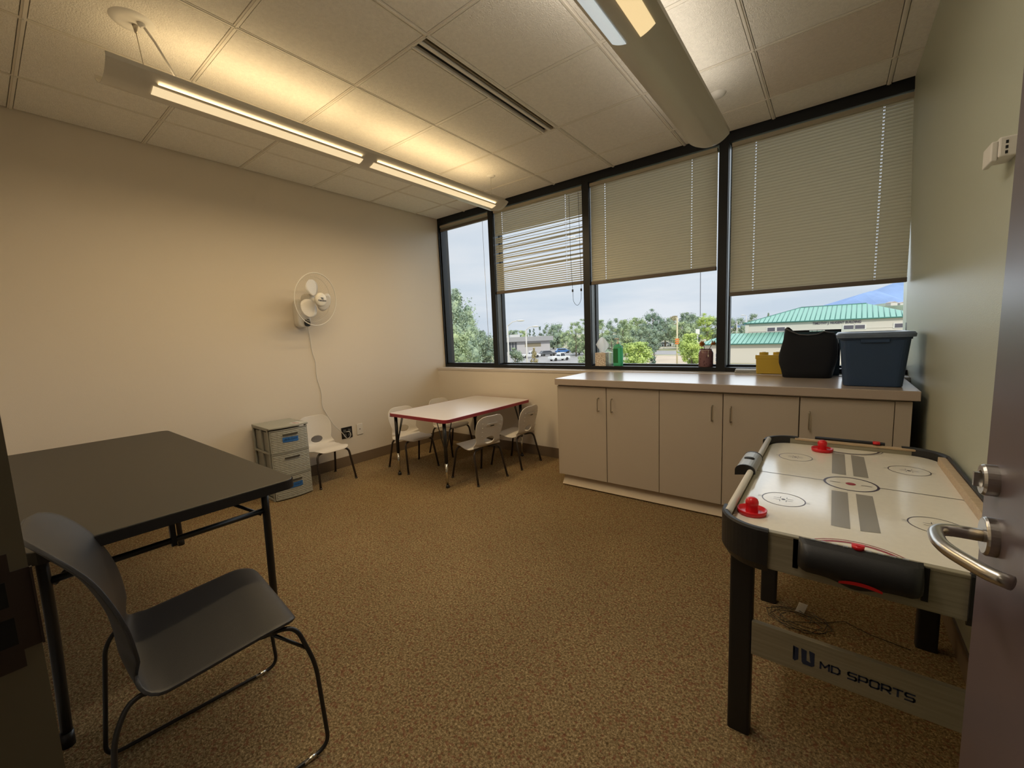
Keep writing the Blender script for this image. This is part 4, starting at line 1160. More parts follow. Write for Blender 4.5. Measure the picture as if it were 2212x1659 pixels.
# hand sanitizer
t = thing('sanitizer_bottle', 'green pump bottle of hand gel on the window ledge', 'bottle', (2.325, .045, ST))
bm = bmesh.new(); sec = []
for z, hx, hy in [(0, .040, .024), (.004, .043, .027), (.17, .043, .027), (.185, .040, .025), (.198, .020, .018), (.203, .013, .013), (.212, .013, .013)]:
    sec.append([bm.verts.new((x, y, z)) for x, y in rrect(-hx, hx, -hy, hy, min(hx, hy) * .6, 4)])
for a, b in zip(sec, sec[1:]):
    for k in range(len(a)): bm.faces.new((a[k], a[(k + 1) % len(a)], b[(k + 1) % len(a)], b[k]))
bm.faces.new(sec[0]); bm.faces.new(sec[-1])
obj('bottle_body', bm, M_slot, t)
obj('label', box(-.038, .010, -.0285, -.0275, .03, .165), M_glabel, t)
obj('shoulder', box(-.0435, .0435, -.0272, .0272, .172, .176), M_clear, t, bevel=.001)
bm = bmesh.new(); lathe(bm, [(.015, .208), (.015, .225), (.006, .228), (.005, .250), (.010, .252), (.010, .262), (0, .263)], n=16); bx(bm, -.032, .0, -.005, .005, .253, .262)
obj('pump', bm, M_white, t)
# glass jar with flowers
t = thing('flower_jar', 'pink mauve patterned jar with two dried orange flowers on the window ledge', 'vase', (3.098, .05, ST))
def jarm():
    m = bpy.data.materials.new('mauve jar paint'); m.use_nodes = True; tt = m.node_tree; b = tt.nodes['Principled BSDF']
    tc = N(tt, 'ShaderNodeTexCoord'); v = N(tt, 'ShaderNodeTexVoronoi', i_Scale=46.0); LK(tt, tc, 'Object', v, 'Vector')
    r = N(tt, 'ShaderNodeValToRGB'); LK(tt, v, 'Distance', r, 0)
    r.color_ramp.elements[0].position = .14; r.color_ramp.elements[0].color = (.07, .02, .035, 1); r.color_ramp.elements[1].position = .34; r.color_ramp.elements[1].color = (.22, .115, .13, 1)
    LK(tt, r, 0, b, 'Base Color'); b.inputs['Roughness'].default_value = .3; return m
bm = bmesh.new(); lathe(bm, [(0, 0), (.050, 0), (.056, .006), (.056, .115), (.052, .130), (.046, .136), (.046, .150), (.043, .150), (.043, .132), (.05, .11), (.05, .01), (0, .01)], n=32)
obj('jar', bm, jarm(), t)
bm = bmesh.new(); tube(bm, [(.047 * math.cos(a / 3), .047 * math.sin(a / 3), .14) for a in range(19)], .0018, 5, closed=True)
tube(bm, [(.028, -.040, .14), (.030, -.052, .118), (.031, -.058, .10)], .0018, 5); bx(bm, .027, .035, -.062, -.056, .088, .102)
obj('twine_tag', bm, M_cord, t)
bm = bmesh.new(); fx = -.018
tube(bm, [(0, 0, .02), (-.01, 0, .14), (fx, -.005, .19)], .0025, 6); tube(bm, [(.005, 0, .02), (.02, 0, .14), (.045, -.004, .185)], .0025, 6)
for q in range(3): tube(bm, [(0, 0, .13), (-.02 - .008 * q, -.01, .15), (-.045 - .004 * q, -.015, .152 - .003 * q)], [.001, .005, .001], 6)
obj('stem', bm, M_stem, t)
rr = random.Random(5)
for c0, dr, R0, m_n in ((Vector((fx, -.006, .190)), Vector((-.55, -.8, .25)), .036, 120), (Vector((.048, -.004, .188)), Vector((.75, -.35, .55)), .036, 90)):
    bm = bmesh.new(); dr.normalize(); a_ = dr.cross(Vector((0, 0, 1))).normalized(); b_ = dr.cross(a_)
    for k in range(m_n):
        an = rr.uniform(0, 6.283); sp = rr.uniform(.15, 1.15); dv = (dr * math.cos(sp) + (a_ * math.cos(an) + b_ * math.sin(an)) * math.sin(sp)).normalized()
        tube(bm, [c0 + dv * .006, c0 + dv * R0 * rr.uniform(.8, 1.05)], [.0016, .0007], 4)
    lathe(bm, [(0, -.006), (.012, -.002), (.012, .006), (0, .012)], c0.x, c0.y, c0.z, 12)
    obj('flower_head', bm, M_orange, t)
# papers on the sill
bm = bmesh.new()
for k in range(5):
    bx(bm, -.085, .085, -.05, .05, .006 * k, .006 * k + .004, mi=k % 2, M=Matrix.Translation((3.425, -.045, SILL + .001)) @ Matrix.Rotation(.05 * (k - 2), 4, 'Z'))
tag(obj('paper_stack', bm, [M_tissue, mat('pale card', (.45, .47, .48), .7)]), 'short stack of loose white papers on the sill left of the yellow box', 'papers')
# yellow brick box
t = thing('brick_box', 'yellow brick shaped toy storage box with round studs on the sill', 'storage box', (3.575, -.085, SILL + .0005))
bm = bmesh.new(); hx, hy = .092, .05
V = [[bm.verts.new((x, y, z)) for x, y in rrect(-a, a, -b, b, .008, 3)] for a, b, z in ((.086, .046, 0.004), (.090, .050, .112))]
for k in range(len(V[0])): bm.faces.new((V[0][k], V[0][(k + 1) % len(V[0])], V[1][(k + 1) % len(V[0])], V[1][k]))
bm.faces.new(V[0]); bm.faces.new(V[1])
for sx in (-1, 1): bx(bm, sx * .07 - .012, sx * .07 + .012, -.04, .04, 0, .005)
obj('box_body', bm, M_yel, t)
bm = bmesh.new(); prism(bm, rrect(-.094, .094, -.053, .053, .008, 3), .112, .142); obj('lid', bm, M_yel, t, bevel=.002)
for sx in (-1, 1):
    bm = bmesh.new(); lathe(bm, [(.030, .142), (.030, .158), (.028, .161), (0, .161)], sx * .044, 0, 0, 28, smooth=False); lathe(bm, [(.012, .161), (.012, .163), (0, .163)], sx * .044, 0, 0, 16, smooth=False)
    obj('stud', bm, M_yel, t)
# tall teal box behind
t = thing('file_box', 'dark teal box with open slot behind the black bag against the window', 'box', (3.83, -.07, SILL + .0005))
bm = bmesh.new(); W_, D_, Hh = .148, .055, .300
bx(bm, -W_, W_, -D_, -D_ + .004, 0, Hh); bx(bm, -W_, W_, D_ - .004, D_, 0, Hh); bx(bm, -W_, -W_ + .004, -D_ + .004, D_ - .004, 0, Hh); bx(bm, W_ - .004, W_, -D_ + .004, D_ - .004, 0, Hh); bx(bm, -W_ + .004, W_ - .004, -D_ + .004, D_ - .004, 0, .004)
obj('box_body', bm, M_teal, t)
bm = bmesh.new(); bx(bm, -W_, -.03, -D_, D_, Hh, Hh + .012); bx(bm, .06, W_, -D_, D_, Hh, Hh + .012); bx(bm, -.03, .06, -D_, -D_ + .01, Hh, Hh + .003); bx(bm, -.03, .06, -D_, D_, Hh + .009, Hh + .012)
obj('slotted_lid', bm, M_bag, t)
# black bag
def bag():
    t = thing('tote_bag', 'slumped black fabric tote bag on the counter between yellow box and blue tote', 'bag', (3.80, -.222, .9065), math.radians(2))
    bm = bmesh.new(); n = 40; rings = []
    spec = [(0, .130, .072), (.003, .137, .076), (.05, .142, .078), (.10, .156, .080), (.15, .162, .080), (.20, .158, .076), (.25, .150, .06), (.285, .142, .040), (.30, .138, .030)]
    for i, (z, hx, hy) in enumerate(spec):
        ring = []
        for k in range(n):
            a = 2 * math.pi * k / n; c, s = math.cos(a), math.sin(a)
            px = hx * math.copysign(abs(c) ** .38, c); py = hy * math.copysign(abs(s) ** .45, s)
            nz_ = noise.noise(Vector((px * 14, py * 14, z * 11))) * .014 * min(1, z / .05)
            top = 0
            if i >= 6: top = (.045 * math.exp(-((px + .12) / .03) ** 2) - .014 * math.exp(-((px - .0) / .07) ** 2) + .012 * math.exp(-((px - .075) / .02) ** 2) - .01 * math.exp(-((px - .14) / .02) ** 2)) * (i - 5) / 3
            ring.append(bm.verts.new((px + nz_ + (.012 * i / 8), py + nz_ * .7, z + top)))
        rings.append(ring)
    for a, b in zip(rings, rings[1:]):
        for k in range(n): bm.faces.new((a[k], a[(k + 1) % n], b[(k + 1) % n], b[k])).smooth = True
    bm.faces.new(rings[0])
    # folded-in mouth
    inner = [bm.verts.new((v.co.x * .96, v.co.y * .5, v.co.z - .03)) for v in rings[-1]]
    for k in range(n): bm.faces.new((rings[-1][k], rings[-1][(k + 1) % n], inner[(k + 1) % n], inner[k])).smooth = True
    bm.faces.new(inner)
    obj('bag_body', bm, M_bag, t)
    bm = bmesh.new()
    tube(bm, [v for v in [(-.125, -.036, .335), (-.10, -.042, .318), (-.05, -.046, .292), (0, -.046, .286), (.05, -.046, .290), (.085, -.045, .308), (.11, -.040, .300), (.14, -.035, .296)]], .0045, 8)
    obj('rim_binding', bm, mat('grey binding', (.08, .08, .09), .6), t, smooth=True)
    bm = bmesh.new()
    tube(bm, fillet([(.150, -.02, .25), (.165, -.02, .22), (.170, -.01, .15), (.155, 0, .11)], .03), .006, 8)
    obj('strap', bm, M_bag, t, smooth=True)
bag()
# blue storage tote
def tote():
    t = thing('storage_tote', 'large blue plastic storage tote with grey blue lid at the right end of the counter', 'storage bin', (4.118, -.495, .9065))
    bm = bmesh.new(); V = []
    for z, hx, hy, r_ in [(0, .120, .165, .03), (.004, .127, .172, .035), (.20, .143, .192, .04), (.26, .148, .197, .04), (.262, .153, .202, .04), (.285, .154, .203, .04)]:
        V.append([bm.verts.new((x, y, z)) for x, y in rrect(-hx, hx, -hy, hy, r_, 6)])
    for a, b in zip(V, V[1:]):
        for k in range(len(a)): bm.faces.new((a[k], a[(k + 1) % len(a)], b[(k + 1) % len(a)], b[k]))
    bm.faces.new(V[0]); bm.faces.new(V[-1])
    obj('bin_body', bm, M_tote, t)
    bm = bmesh.new(); bx(bm, -.06, .06, -.207, -.198, .245, .262)
    obj('handle_lip', bm, M_tote, t, bevel=.003)
    bm = bmesh.new(); V = []
    for z, hx, hy, r_ in [(.272, .158, .207, .045), (.273, .166, .215, .05), (.290, .168, .217, .05), (.300, .160, .209, .045), (.302, .145, .194, .04), (.296, .13, .18, .04)]:
        V.append([bm.verts.new((x, y, z)) for x, y in rrect(-hx, hx, -hy, hy, r_, 6)])
    for a, b in zip(V, V[1:]):
        for k in range(len(a)): bm.faces.new((a[k], a[(k + 1) % len(a)], b[(k + 1) % len(a)], b[k]))
    bm.faces.new(V[0]); bm.faces.new(V[-1])
    obj('lid', bm, M_lid, t)
tote()

# ============================================================ OUTSIDE
GZ = -4.5
def ground_at(u, v):
    d = F_ + R_ * ((u - 1106) / FPX) - U_ * ((v - 829.5) / FPX); k = (GZ - CAM.z) / d.z; return CAM + d * k
def outcol(name, c, rough=.8, var=0.0, vscale=.3): return mat(name, c, rough, var=var, vscale=vscale)
def gmat():
    m = bpy.data.materials.new('dry grass and dirt'); m.use_nodes = True; tt = m.node_tree; b = tt.nodes['Principled BSDF']
    tc = N(tt, 'ShaderNodeTexCoord'); n = N(tt, 'ShaderNodeTexNoise', i_Scale=.05, i_Detail=6.0); LK(tt, tc, 'Object', n, 'Vector')
    r = N(tt, 'ShaderNodeValToRGB'); LK(tt, n, 'Fac', r, 0)
    r.color_ramp.elements[0].position = .4; r.color_ramp.elements[0].color = (.30, .30, .15, 1); r.color_ramp.elements[1].position = .6; r.color_ramp.elements[1].color = (.52, .45, .34, 1)
    LK(tt, r, 0, b, 'Base Color'); b.inputs['Roughness'].default_value = 1; return m
bm = bmesh.new(); bx(bm, -1500, 900, .4, 2500, GZ - .5, GZ); struct('ground', bm, gmat())
M_asph = outcol('pale asphalt', (.34, .32, .31), .9, .08, .4)  # pale grey with random tone variation
def slab(name, pix, m, h=.02):
    bm = bmesh.new(); prism(bm, [(ground_at(u, v).x, ground_at(u, v).y) for u, v in pix], GZ, GZ + h); o = struct(name, bm, m); return o
slab('parking_lot', [(1085, 800), (1290, 800), (1300, 764), (1262, 752), (1180, 752), (1090, 764)], M_asph)
slab('road', [(1400, 757), (1560, 760), (1560, 766), (1400, 766)], M_asph, .03)
slab('road', [(1415, 742), (1475, 738), (1478, 741), (1418, 751)], M_asph, .03)
slab('dirt_lot', [(1395, 800), (1580, 800), (1560, 768), (1400, 768)], outcol('pale dirt', (.55, .44, .33), .95, .1, .2), .01)

M_leafs = {}
def leafmat(k, c):
    if k in M_leafs: return M_leafs[k]
    m = bpy.data.materials.new(k); m.use_nodes = True; tt = m.node_tree; b = tt.nodes['Principled BSDF']
    tc = N(tt, 'ShaderNodeTexCoord'); n = N(tt, 'ShaderNodeTexNoise', i_Scale=.9, i_Detail=4.0); LK(tt, tc, 'Object', n, 'Vector')
    r = N(tt, 'ShaderNodeValToRGB'); LK(tt, n, 'Fac', r, 0)
    r.color_ramp.elements[0].position = .35; r.color_ramp.elements[0].color = (c[0] * .65, c[1] * .7, c[2] * .75, 1); r.color_ramp.elements[1].position = .65; r.color_ramp.elements[1].color = (c[0] * 1.2, c[1] * 1.15, c[2], 1)
    LK(tt, r, 0, b, 'Base Color'); b.inputs['Roughness'].default_value = .8; b.inputs['Specular IOR Level'].default_value = .1
    M_leafs[k] = m; return m
L_pop = leafmat('poplar leaves', (.40, .50, .38)); L_grn = leafmat('green leaves', (.38, .47, .29)); L_brt = leafmat('bright leaves', (.48, .60, .20))  # L_grn is lightened to carry distance haze in its colour
L_drk = leafmat('grey green leaves', (.29, .37, .29)); L_con = leafmat('conifer needles', (.22, .30, .25)); L_brn = leafmat('dry brown leaves', (.42, .36, .22))  # L_drk likewise has distance haze mixed into its tone
M_bark = outcol('bark', (.16, .13, .10))
def tree(name, label, u, vtop, wpx, d, leaf, shape='round', vbase=None, dens=1.0, seed=0, group=None, hcrown=None):
    top = at(u, vtop, d); H_ = top.z - GZ; base = Vector((top.x, top.y, GZ)); W_ = wpx / FPX * d / 2
    rr = random.Random(seed * 31 + int(u)); t = thing(name, label, 'tree', tuple(base), 0, group); W_ *= 1.45 if group else 1.1
    bm = bmesh.new(); tr = max(.1, W_ * .07)
    tube(bm, [(0, 0, -.2), (0.02 * W_, 0, H_ * .45), (0, 0.02, H_ * .8)], [tr, tr * .7, tr * .2], 8)
    for k in range(5):
        a = k * 1.3; tube(bm, [(0, 0, H_ * (.25 + .08 * k)), (W_ * .5 * math.cos(a), W_ * .5 * math.sin(a), H_ * (.45 + .08 * k))], [tr * .4, tr * .1], 6)
    obj('trunk', bm, M_bark, t, smooth=True)
    bm = bmesh.new()
    z0 = H_ * (.05 if shape in ('poplar', 'cone', 'bush') else .14)
    if hcrown: z0 = H_ - hcrown
    # crown = leafy clumps on lobes spread through the crown's volume
    lobes = []
    nl = {'poplar': 34, 'cone': 20, 'bush': 14, 'round': 26}[shape]
    for k in range(nl):
        q = rr.random(); z = z0 + (H_ - z0) * q
        if shape == 'poplar': rad = W_ * (math.sin(math.pi * min(1, q * .78 + .2)) ** .7) * (1 if q < .8 else .7)
        elif shape == 'cone': rad = W_ * (1 - q) ** .9
        elif shape == 'bush': rad = W_ * math.sqrt(max(0, 1 - (q * .95) ** 2))
        else: rad = W_ * math.sqrt(max(0.02, 1 - ((2 * q - 1) * .9) ** 2))
        a = rr.uniform(0, 6.283); rs = rad * math.sqrt(rr.random()) * .75
        lobes.append((Vector((rs * math.cos(a), rs * math.sin(a), z)), max(W_ * .16, rad * rr.uniform(.28, .5)), (1.0 if shape != 'poplar' else 1.7)))
    nleaf = int(2600 * dens); ls = max(.10, W_ * .04)
    for k in range(nleaf):
        c, r_, sz = lobes[k % nl]
        v = Vector((rr.gauss(0, 1), rr.gauss(0, 1), rr.gauss(0, 1))).normalized() * r_ * (rr.random() ** .5 * 1.08)
        p = c + Vector((v.x, v.y, v.z * sz))
        if p.z > H_ * 1.01 or p.z < z0 * .6: continue
        nrm = (v.normalized() + Vector((rr.uniform(-.6, .6), rr.uniform(-.6, .6), rr.uniform(-.3, .8)))).normalized()
        a_ = nrm.orthogonal().normalized(); b_ = nrm.cross(a_); s1 = ls * rr.uniform(.7, 1.5); an = rr.uniform(0, 3.14); a2 = a_ * math.cos(an) + b_ * math.sin(an); b2 = nrm.cross(a2)
        bm.faces.new([bm.verts.new(p + a2 * s1), bm.verts.new(p + b2 * s1 * .6), bm.verts.new(p - a2 * s1), bm.verts.new(p - b2 * s1 * .6)])
    for c, r_, sz in lobes:
        M = Matrix.Translation(c) @ Matrix.Diagonal((r_ * .5, r_ * .5, r_ * .5 * sz, 1))
        bmesh.ops.create_icosphere(bm, subdivisions=1, radius=1, matrix=M)
    obj('crown', bm, leaf, t)
    return t
tree('poplar_tree', 'tallest poplar seen through the narrow left window', 981, 626, 96, 62, L_pop, 'poplar', seed=1, dens=2.2)
tree('poplar_tree', 'shorter poplar just right of the tallest one in the left window', 1006, 674, 74, 55, L_pop, 'poplar', seed=2, dens=2.0)
tree('leafy_tree', 'broad green tree low in the left corner of the narrow window', 975, 698, 90, 48, L_grn, 'round', seed=3, dens=2.2)
tree('leafy_tree', 'low broad tree at the right edge of the narrow window', 1044, 714, 84, 72, L_drk, 'round', seed=4, dens=2.0)
tree('shrub', 'round shrub in front of the flat roofed building', 1112, 752, 44, 62, L_drk, 'bush', seed=5)
tree('shrub', 'green bush at the right edge of the second window', 1262, 757, 34, 62, L_grn, 'bush', seed=6)
tree('small_tree', 'thin brownish young tree beside the parked cars', 1153, 752, 18, 60, L_brn, 'poplar', seed=7, dens=.7)
GT = 'distant trees along the horizon'
for i, (u, v, wd, d, lf, sh, lb) in enumerate([
    (1108, 716, 30, 150, L_drk, 'round', 'distant tree behind the left lamp post of the flat building'),
    (1130, 716, 28, 170, L_grn, 'round', 'distant pale tree above the left half of the flat roof'),
    (1144, 713, 16, 160, L_con, 'cone', 'leftmost of the three small pointed conifers above the flat roof'),
    (1153, 711, 15, 160, L_con, 'cone', 'middle one of the three small pointed conifers above the flat roof'),
    (1166, 708, 22, 160, L_con, 'cone', 'largest and rightmost of the three pointed conifers above the flat roof'),
    (1180, 709, 20, 170, L_drk, 'round', 'narrow distant tree just left of the tall spreading tree'),
    (1194, 698, 36, 120, L_drk, 'round', 'tall spreading tree behind the right end of the flat building'),
    (1205, 722, 44, 110, L_drk, 'round', 'dark low tree beside the right end of the flat building'),
    (1228, 716, 34, 150, L_grn, 'round', 'low distant tree between the tall tree and the second mullion'),
    (1243, 698, 32, 95, L_grn, 'round', 'tall green tree left of the second mullion'),
    (1262, 692, 30, 90, L_grn, 'round', 'tall green tree partly hidden by the second mullion'),
    (1250, 730, 40, 85, L_grn, 'round', 'lower yellow green tree above the brown car')]):
    tree('distant_tree', lb, u, v - 2, wd, d + 9 * (i % 4) + (25 if d in (110, 120) else 0), lf, sh, seed=20 + i, group=GT, dens=.8)
for i, (u, v, wd, d, lf, sh, lb) in enumerate([
    (1300, 697, 34, 100, L_grn, 'round', 'distant tree right of the second mullion above the tissue box'),
    (1322, 694, 34, 110, L_drk, 'round', 'rounded distant tree above the green pump bottle'),
    (1345, 706, 36, 100, L_grn, 'round', 'low pale tree right of the pump bottle'),
    (1352, 696, 40, 130, L_grn, 'round', 'mid height distant tree above the pale low tree'),
    (1375, 692, 40, 130, L_grn, 'round', 'broad distant tree left of the tall pointed tree'),
    (1384, 708, 38, 100, L_drk, 'round', 'dark rounded tree left of centre in the third window'),
    (1410, 673, 36, 120, L_con, 'round', 'tallest pointed tree in the third window'),
    (1402, 715, 44, 100, L_drk, 'round', 'dark low tree below the tallest pointed tree'),
    (1437, 692, 40, 110, L_drk, 'round', 'spreading tree with visible trunk right of the tallest tree'),
    (1455, 688, 30, 150, L_brn, 'round', 'brownish distant tree left of the yellow pole'),
    (1482, 681, 40, 130, L_drk, 'round', 'tall rounded tree right of the yellow pole'),
    (1475, 702, 50, 110, L_grn, 'round', 'lower green tree behind the yellow pole'),
    (1500, 690, 36, 130, L_drk, 'round', 'dark distant tree above the white roadside sign'),
    (1528, 682, 34, 110, L_brt, 'round', 'bright green tree above the dried flowers'),
    (1545, 692, 34, 100, L_drk, 'round', 'dark tree left of the third mullion'),
    (1320, 725, 60, 80, L_drk, 'bush', 'wide bush behind the green pump bottle'),
    (1350, 728, 56, 85, L_grn, 'bush', 'wide bush left of the bright young tree'),
    (1302, 716, 50, 92, L_grn, 'bush', 'green bush just right of the second mullion'),
    (1385, 724, 60, 92, L_drk, 'bush', 'dark bush above the bright young tree'),
    (1424, 722, 46, 150, L_grn, 'bush', 'low far bush behind the small dark conifer'),
    (1462, 716, 60, 160, L_grn, 'bush', 'low far bush crossing behind the yellow pole'),
    (1500, 712, 60, 150, L_drk, 'bush', 'low far bush behind the white roadside sign'),
    (1540, 710, 60, 150, L_grn, 'bush', 'low far bush left of the third mullion')]):
    tree('distant_tree', lb, u, v - (5 if sh != 'bush' else 0), wd, d + 11 * (i % 5) + (70 if i > 18 else 0), lf, sh, seed=40 + i, group=GT, dens=1.1)
tree('young_tree', 'bright yellow green tree near the bottom of the third window', 1379, 741, 84, 38, L_brt, 'round', seed=61, dens=2.0, hcrown=3.2)
tree('young_tree', 'bright green tree left of the mauve jar', 1494, 722, 62, 50, L_brt, 'round', seed=62, dens=2.0, hcrown=3.4)
tree('small_conifer', 'small dark conifer between the two bright young trees', 1413, 731, 24, 62, L_con, 'cone', seed=63)
for i, (u, v, wd, d, lf, sh, lb) in enumerate([
    (1590, 686, 34, 130, L_drk, 'round', 'dark tree at the left edge of the rightmost window'),
    (1626, 678, 30, 140, L_drk, 'round', 'distant tree behind the roof corner of the green roofed building'),
    (1660, 676, 14, 150, L_drk, 'cone', 'small pointed tree showing above the green roof slope')]):
    tree('distant_tree', lb, u, v, wd, d, lf, sh, seed=80 + i, group=GT, dens=.8)

def street_lamp(label, u, vtop, d, side, arm, m, h_r=.09):
    top = at(u, vtop, d); t = thing('street_lamp', label, 'street lamp', (top.x, top.y, GZ)); H_ = top.z - GZ
    bm = bmesh.new(); tube(bm, [(0, 0, 0), (0, 0, H_)], [h_r * 1.3, h_r * .8], 10); obj('pole', bm, m, t, smooth=True)
    rt = Vector((R_.x, R_.y, 0)).normalized() * side
    bm = bmesh.new(); tube(bm, [(0, 0, H_ - .1), rt * arm * .5 + Vector((0, 0, H_ + arm * .32)), rt * arm + Vector((0, 0, H_ + arm * .42))], h_r * .5, 8); obj('arm', bm, m, t, smooth=True)
    p = rt * (arm + .35) + Vector((0, 0, H_ + arm * .42))
    bm = bmesh.new(); bmesh.ops.create_uvsphere(bm, u_segments=12, v_segments=8, radius=1, matrix=Matrix.Translation(p) @ Matrix.Rotation(math.atan2(rt.y, rt.x), 4, 'Z') @ Matrix.Diagonal((.45, .16, .10, 1)))
    obj('lamp_head', bm, m, t, smooth=True); return t
M_pole = outcol('pale pole paint', (.62, .60, .58), .5)
street_lamp('nearer street lamp beside the left mullion with arm pointing right', 1096, 703, 45, 1, 1.1, M_pole)
street_lamp('shorter street lamp standing before the flat roofed building', 1136, 712, 50, 1, .8, M_pole)
street_lamp('small street lamp left of the green roofed building', 1612, 682, 90, -1, .4, M_pole)
top = at(1463, 686, 60); t = thing('traffic_pole', 'pale yellow pole with orange markers by the road in third window', 'pole', (top.x, top.y, GZ))
bm = bmesh.new(); tube(bm, [(0, 0, 0), (0, 0, top.z - GZ)], .11, 10); tube(bm, [(0, 0, top.z - GZ - .05), (-.3, 0, top.z - GZ + .05)], .05, 8); obj('pole', bm, outcol('yellow pole', (.66, .58, .38), .5), t)
bm = bmesh.new()
for k in range(3):
    z = at(1463, 733 + 4.5 * k, 60).z - GZ; bx(bm, -.25, .25, -.15, .15, z - .1, z + .1)
obj('orange_marker', bm, outcol('orange', (.75, .22, .05)), t)
top = at(1507, 711, 55); t = thing('road_sign', 'white roadside sign on a post above the bright green tree', 'sign', (top.x, top.y, GZ))
bm = bmesh.new(); tube(bm, [(0, 0, 0), (0, 0, top.z - GZ - .5)], .07, 8); obj('post', bm, M_pole, t)
Rz = Matrix.Rotation(math.atan2(R_.y, R_.x), 4, 'Z')
bm = bmesh.new(); bx(bm, -.26, .26, -.03, .03, top.z - GZ - .68, top.z - GZ, M=Rz); obj('sign_panel', bm, outcol('sign white', (.75, .76, .75)), t)
top = at(1592, 693, 90); bm = bmesh.new(); tube(bm, [(0, 0, 0), (0, 0, top.z - GZ)], .08, 8); o = obj('utility_pole', bm, M_pole); o.location = (top.x, top.y, GZ); tag(o, 'thin bare utility pole at the left edge of the rightmost window', 'pole')

# flat roofed office
def office():
    a = at(1090, 765, 122); a.z = GZ; ax = Vector((R_.x, R_.y, 0)).normalized(); fw = Vector((F_.x, F_.y, 0)).normalized()
    ang = math.atan2(ax.y, ax.x) + math.radians(6)
    t = thing('office_building', 'low grey office building with flat roof beyond the car park', 'building', tuple(a), ang)
    k = 122 / FPX; zt = (at(1100, 729, 122).z - GZ); W_ = 100 * k
    bm = bmesh.new(); bx(bm, 0, W_, 0, 12, 0, zt - 1.2); obj('wall', bm, outcol('office wall', (.50, .48, .50)), t)
    bm = bmesh.new(); bx(bm, -1.0, W_ + .8, -1.2, 13, zt - 1.3, zt); obj('flat_roof', bm, outcol('office fascia', (.36, .36, .38)), t)
    bm = bmesh.new(); bx(bm, W_ * .45, W_ * .8, -.05, .05, zt - 3.0, zt - 1.9); obj('window_band', bm, outcol('bronze glass', (.26, .22, .15), .3), t)
    for i in range(4):
        bm = bmesh.new(); bx(bm, .5 + i * .85, 1.15 + i * .85, -.05, .05, 1.2, zt - 1.5); obj('window', bm, outcol('dark office glass', (.08, .09, .11), .2), t)
    bm = bmesh.new(); bx(bm, 2, 5, 2, 6, zt, zt + .8); obj('rooftop_unit', bm, outcol('roof unit', (.6, .6, .6)), t)
office()
def car(label, u, v, heading, colr, kind='car', L=4.5):
    p = ground_at(u, v); t = thing('parked_car', label, 'car', (p.x, p.y, GZ + .03), heading, 'parked cars outside')
    m = outcol('car paint ' + str(colr), colr, .3); W_ = .9; h = 1.45 if kind == 'car' else 1.75
    if kind == 'truck': body = [(-.5, .35), (-.5, .95), (-.02, .98), (.02, .98), (.28, .98), (.48, .9), (.5, .6), (.5, .35)]; cab = [(-.05, .95), (-.02, h), (.18, h), (.27, .97)]
    else: body = [(-.5, .35), (-.5, .85), (-.42, .98), (.28, .98), (.47, .85), (.5, .55), (.5, .35)]; cab = [(-.44, .95), (-.36, h), (.12, h), (.27, .97)]
    RX = Matrix(((1, 0, 0, 0), (0, 0, 1, 0), (0, 1, 0, 0), (0, 0, 0, 1)))
    bm = bmesh.new(); prism(bm, [(x * L, z) for x, z in body], -W_, W_, M=RX); obj('body', bm, m, t, bevel=.08)
    bm = bmesh.new(); prism(bm, [(x * L, z) for x, z in cab], -W_ * .86, W_ * .86, M=RX); obj('cabin', bm, m, t, bevel=.06)
    cx_ = sum(x for x, z in cab) / 4; bm = bmesh.new()
    prism(bm, [(cx_ * L + (x - cx_) * L * .86, 1.0 + (z - 1.0) * .8) for x, z in cab], -W_ * .88, W_ * .88, M=RX)
    prism(bm, [(cx_ * L + (x - cx_) * L * 1.02, 1.0 + (z - 1.0) * .82) for x, z in cab], -W_ * .7, W_ * .7, M=RX)
    obj('windows', bm, outcol('car glass', (.06, .07, .09), .15), t)
    for sx in (-.31, .31):
        for sy in (-1, 1):
            bm = bmesh.new(); lathe(bm, [(0, -.1), (.34, -.1), (.34, .1), (0, .1)], n=18, M=Matrix.Translation((sx * L, sy * W_ * .93, .34)) @ Matrix.Rotation(math.pi / 2, 4, 'X'), smooth=False)
            obj('wheel', bm, outcol('tyre', (.03, .03, .03)), t)
    return t
hd = math.atan2(R_.y, R_.x)
car('white sport utility vehicle nearest in the car park', 1208, 779, hd + .5, (.75, .77, .78), 'truck', 4.8)
car('dark grey vehicle parked behind the white one', 1183, 769, hd + .35, (.13, .14, .16), 'car', 4.6)
car('white pickup truck left of the dark grey vehicle', 1146, 773, hd + .35, (.7, .7, .72), 'truck', 5.2)
car('blue car parked furthest in the car park', 1216, 763, hd + .1, (.05, .16, .42), 'car', 4.6)
car('brownish car behind the mullion side of the car park', 1250, 757, hd + .2, (.25, .15, .12), 'car', 5.0)
car('white car driving on the road in the third window', 1437, 748, hd + .1, (.75, .75, .78), 'car', 4.8)

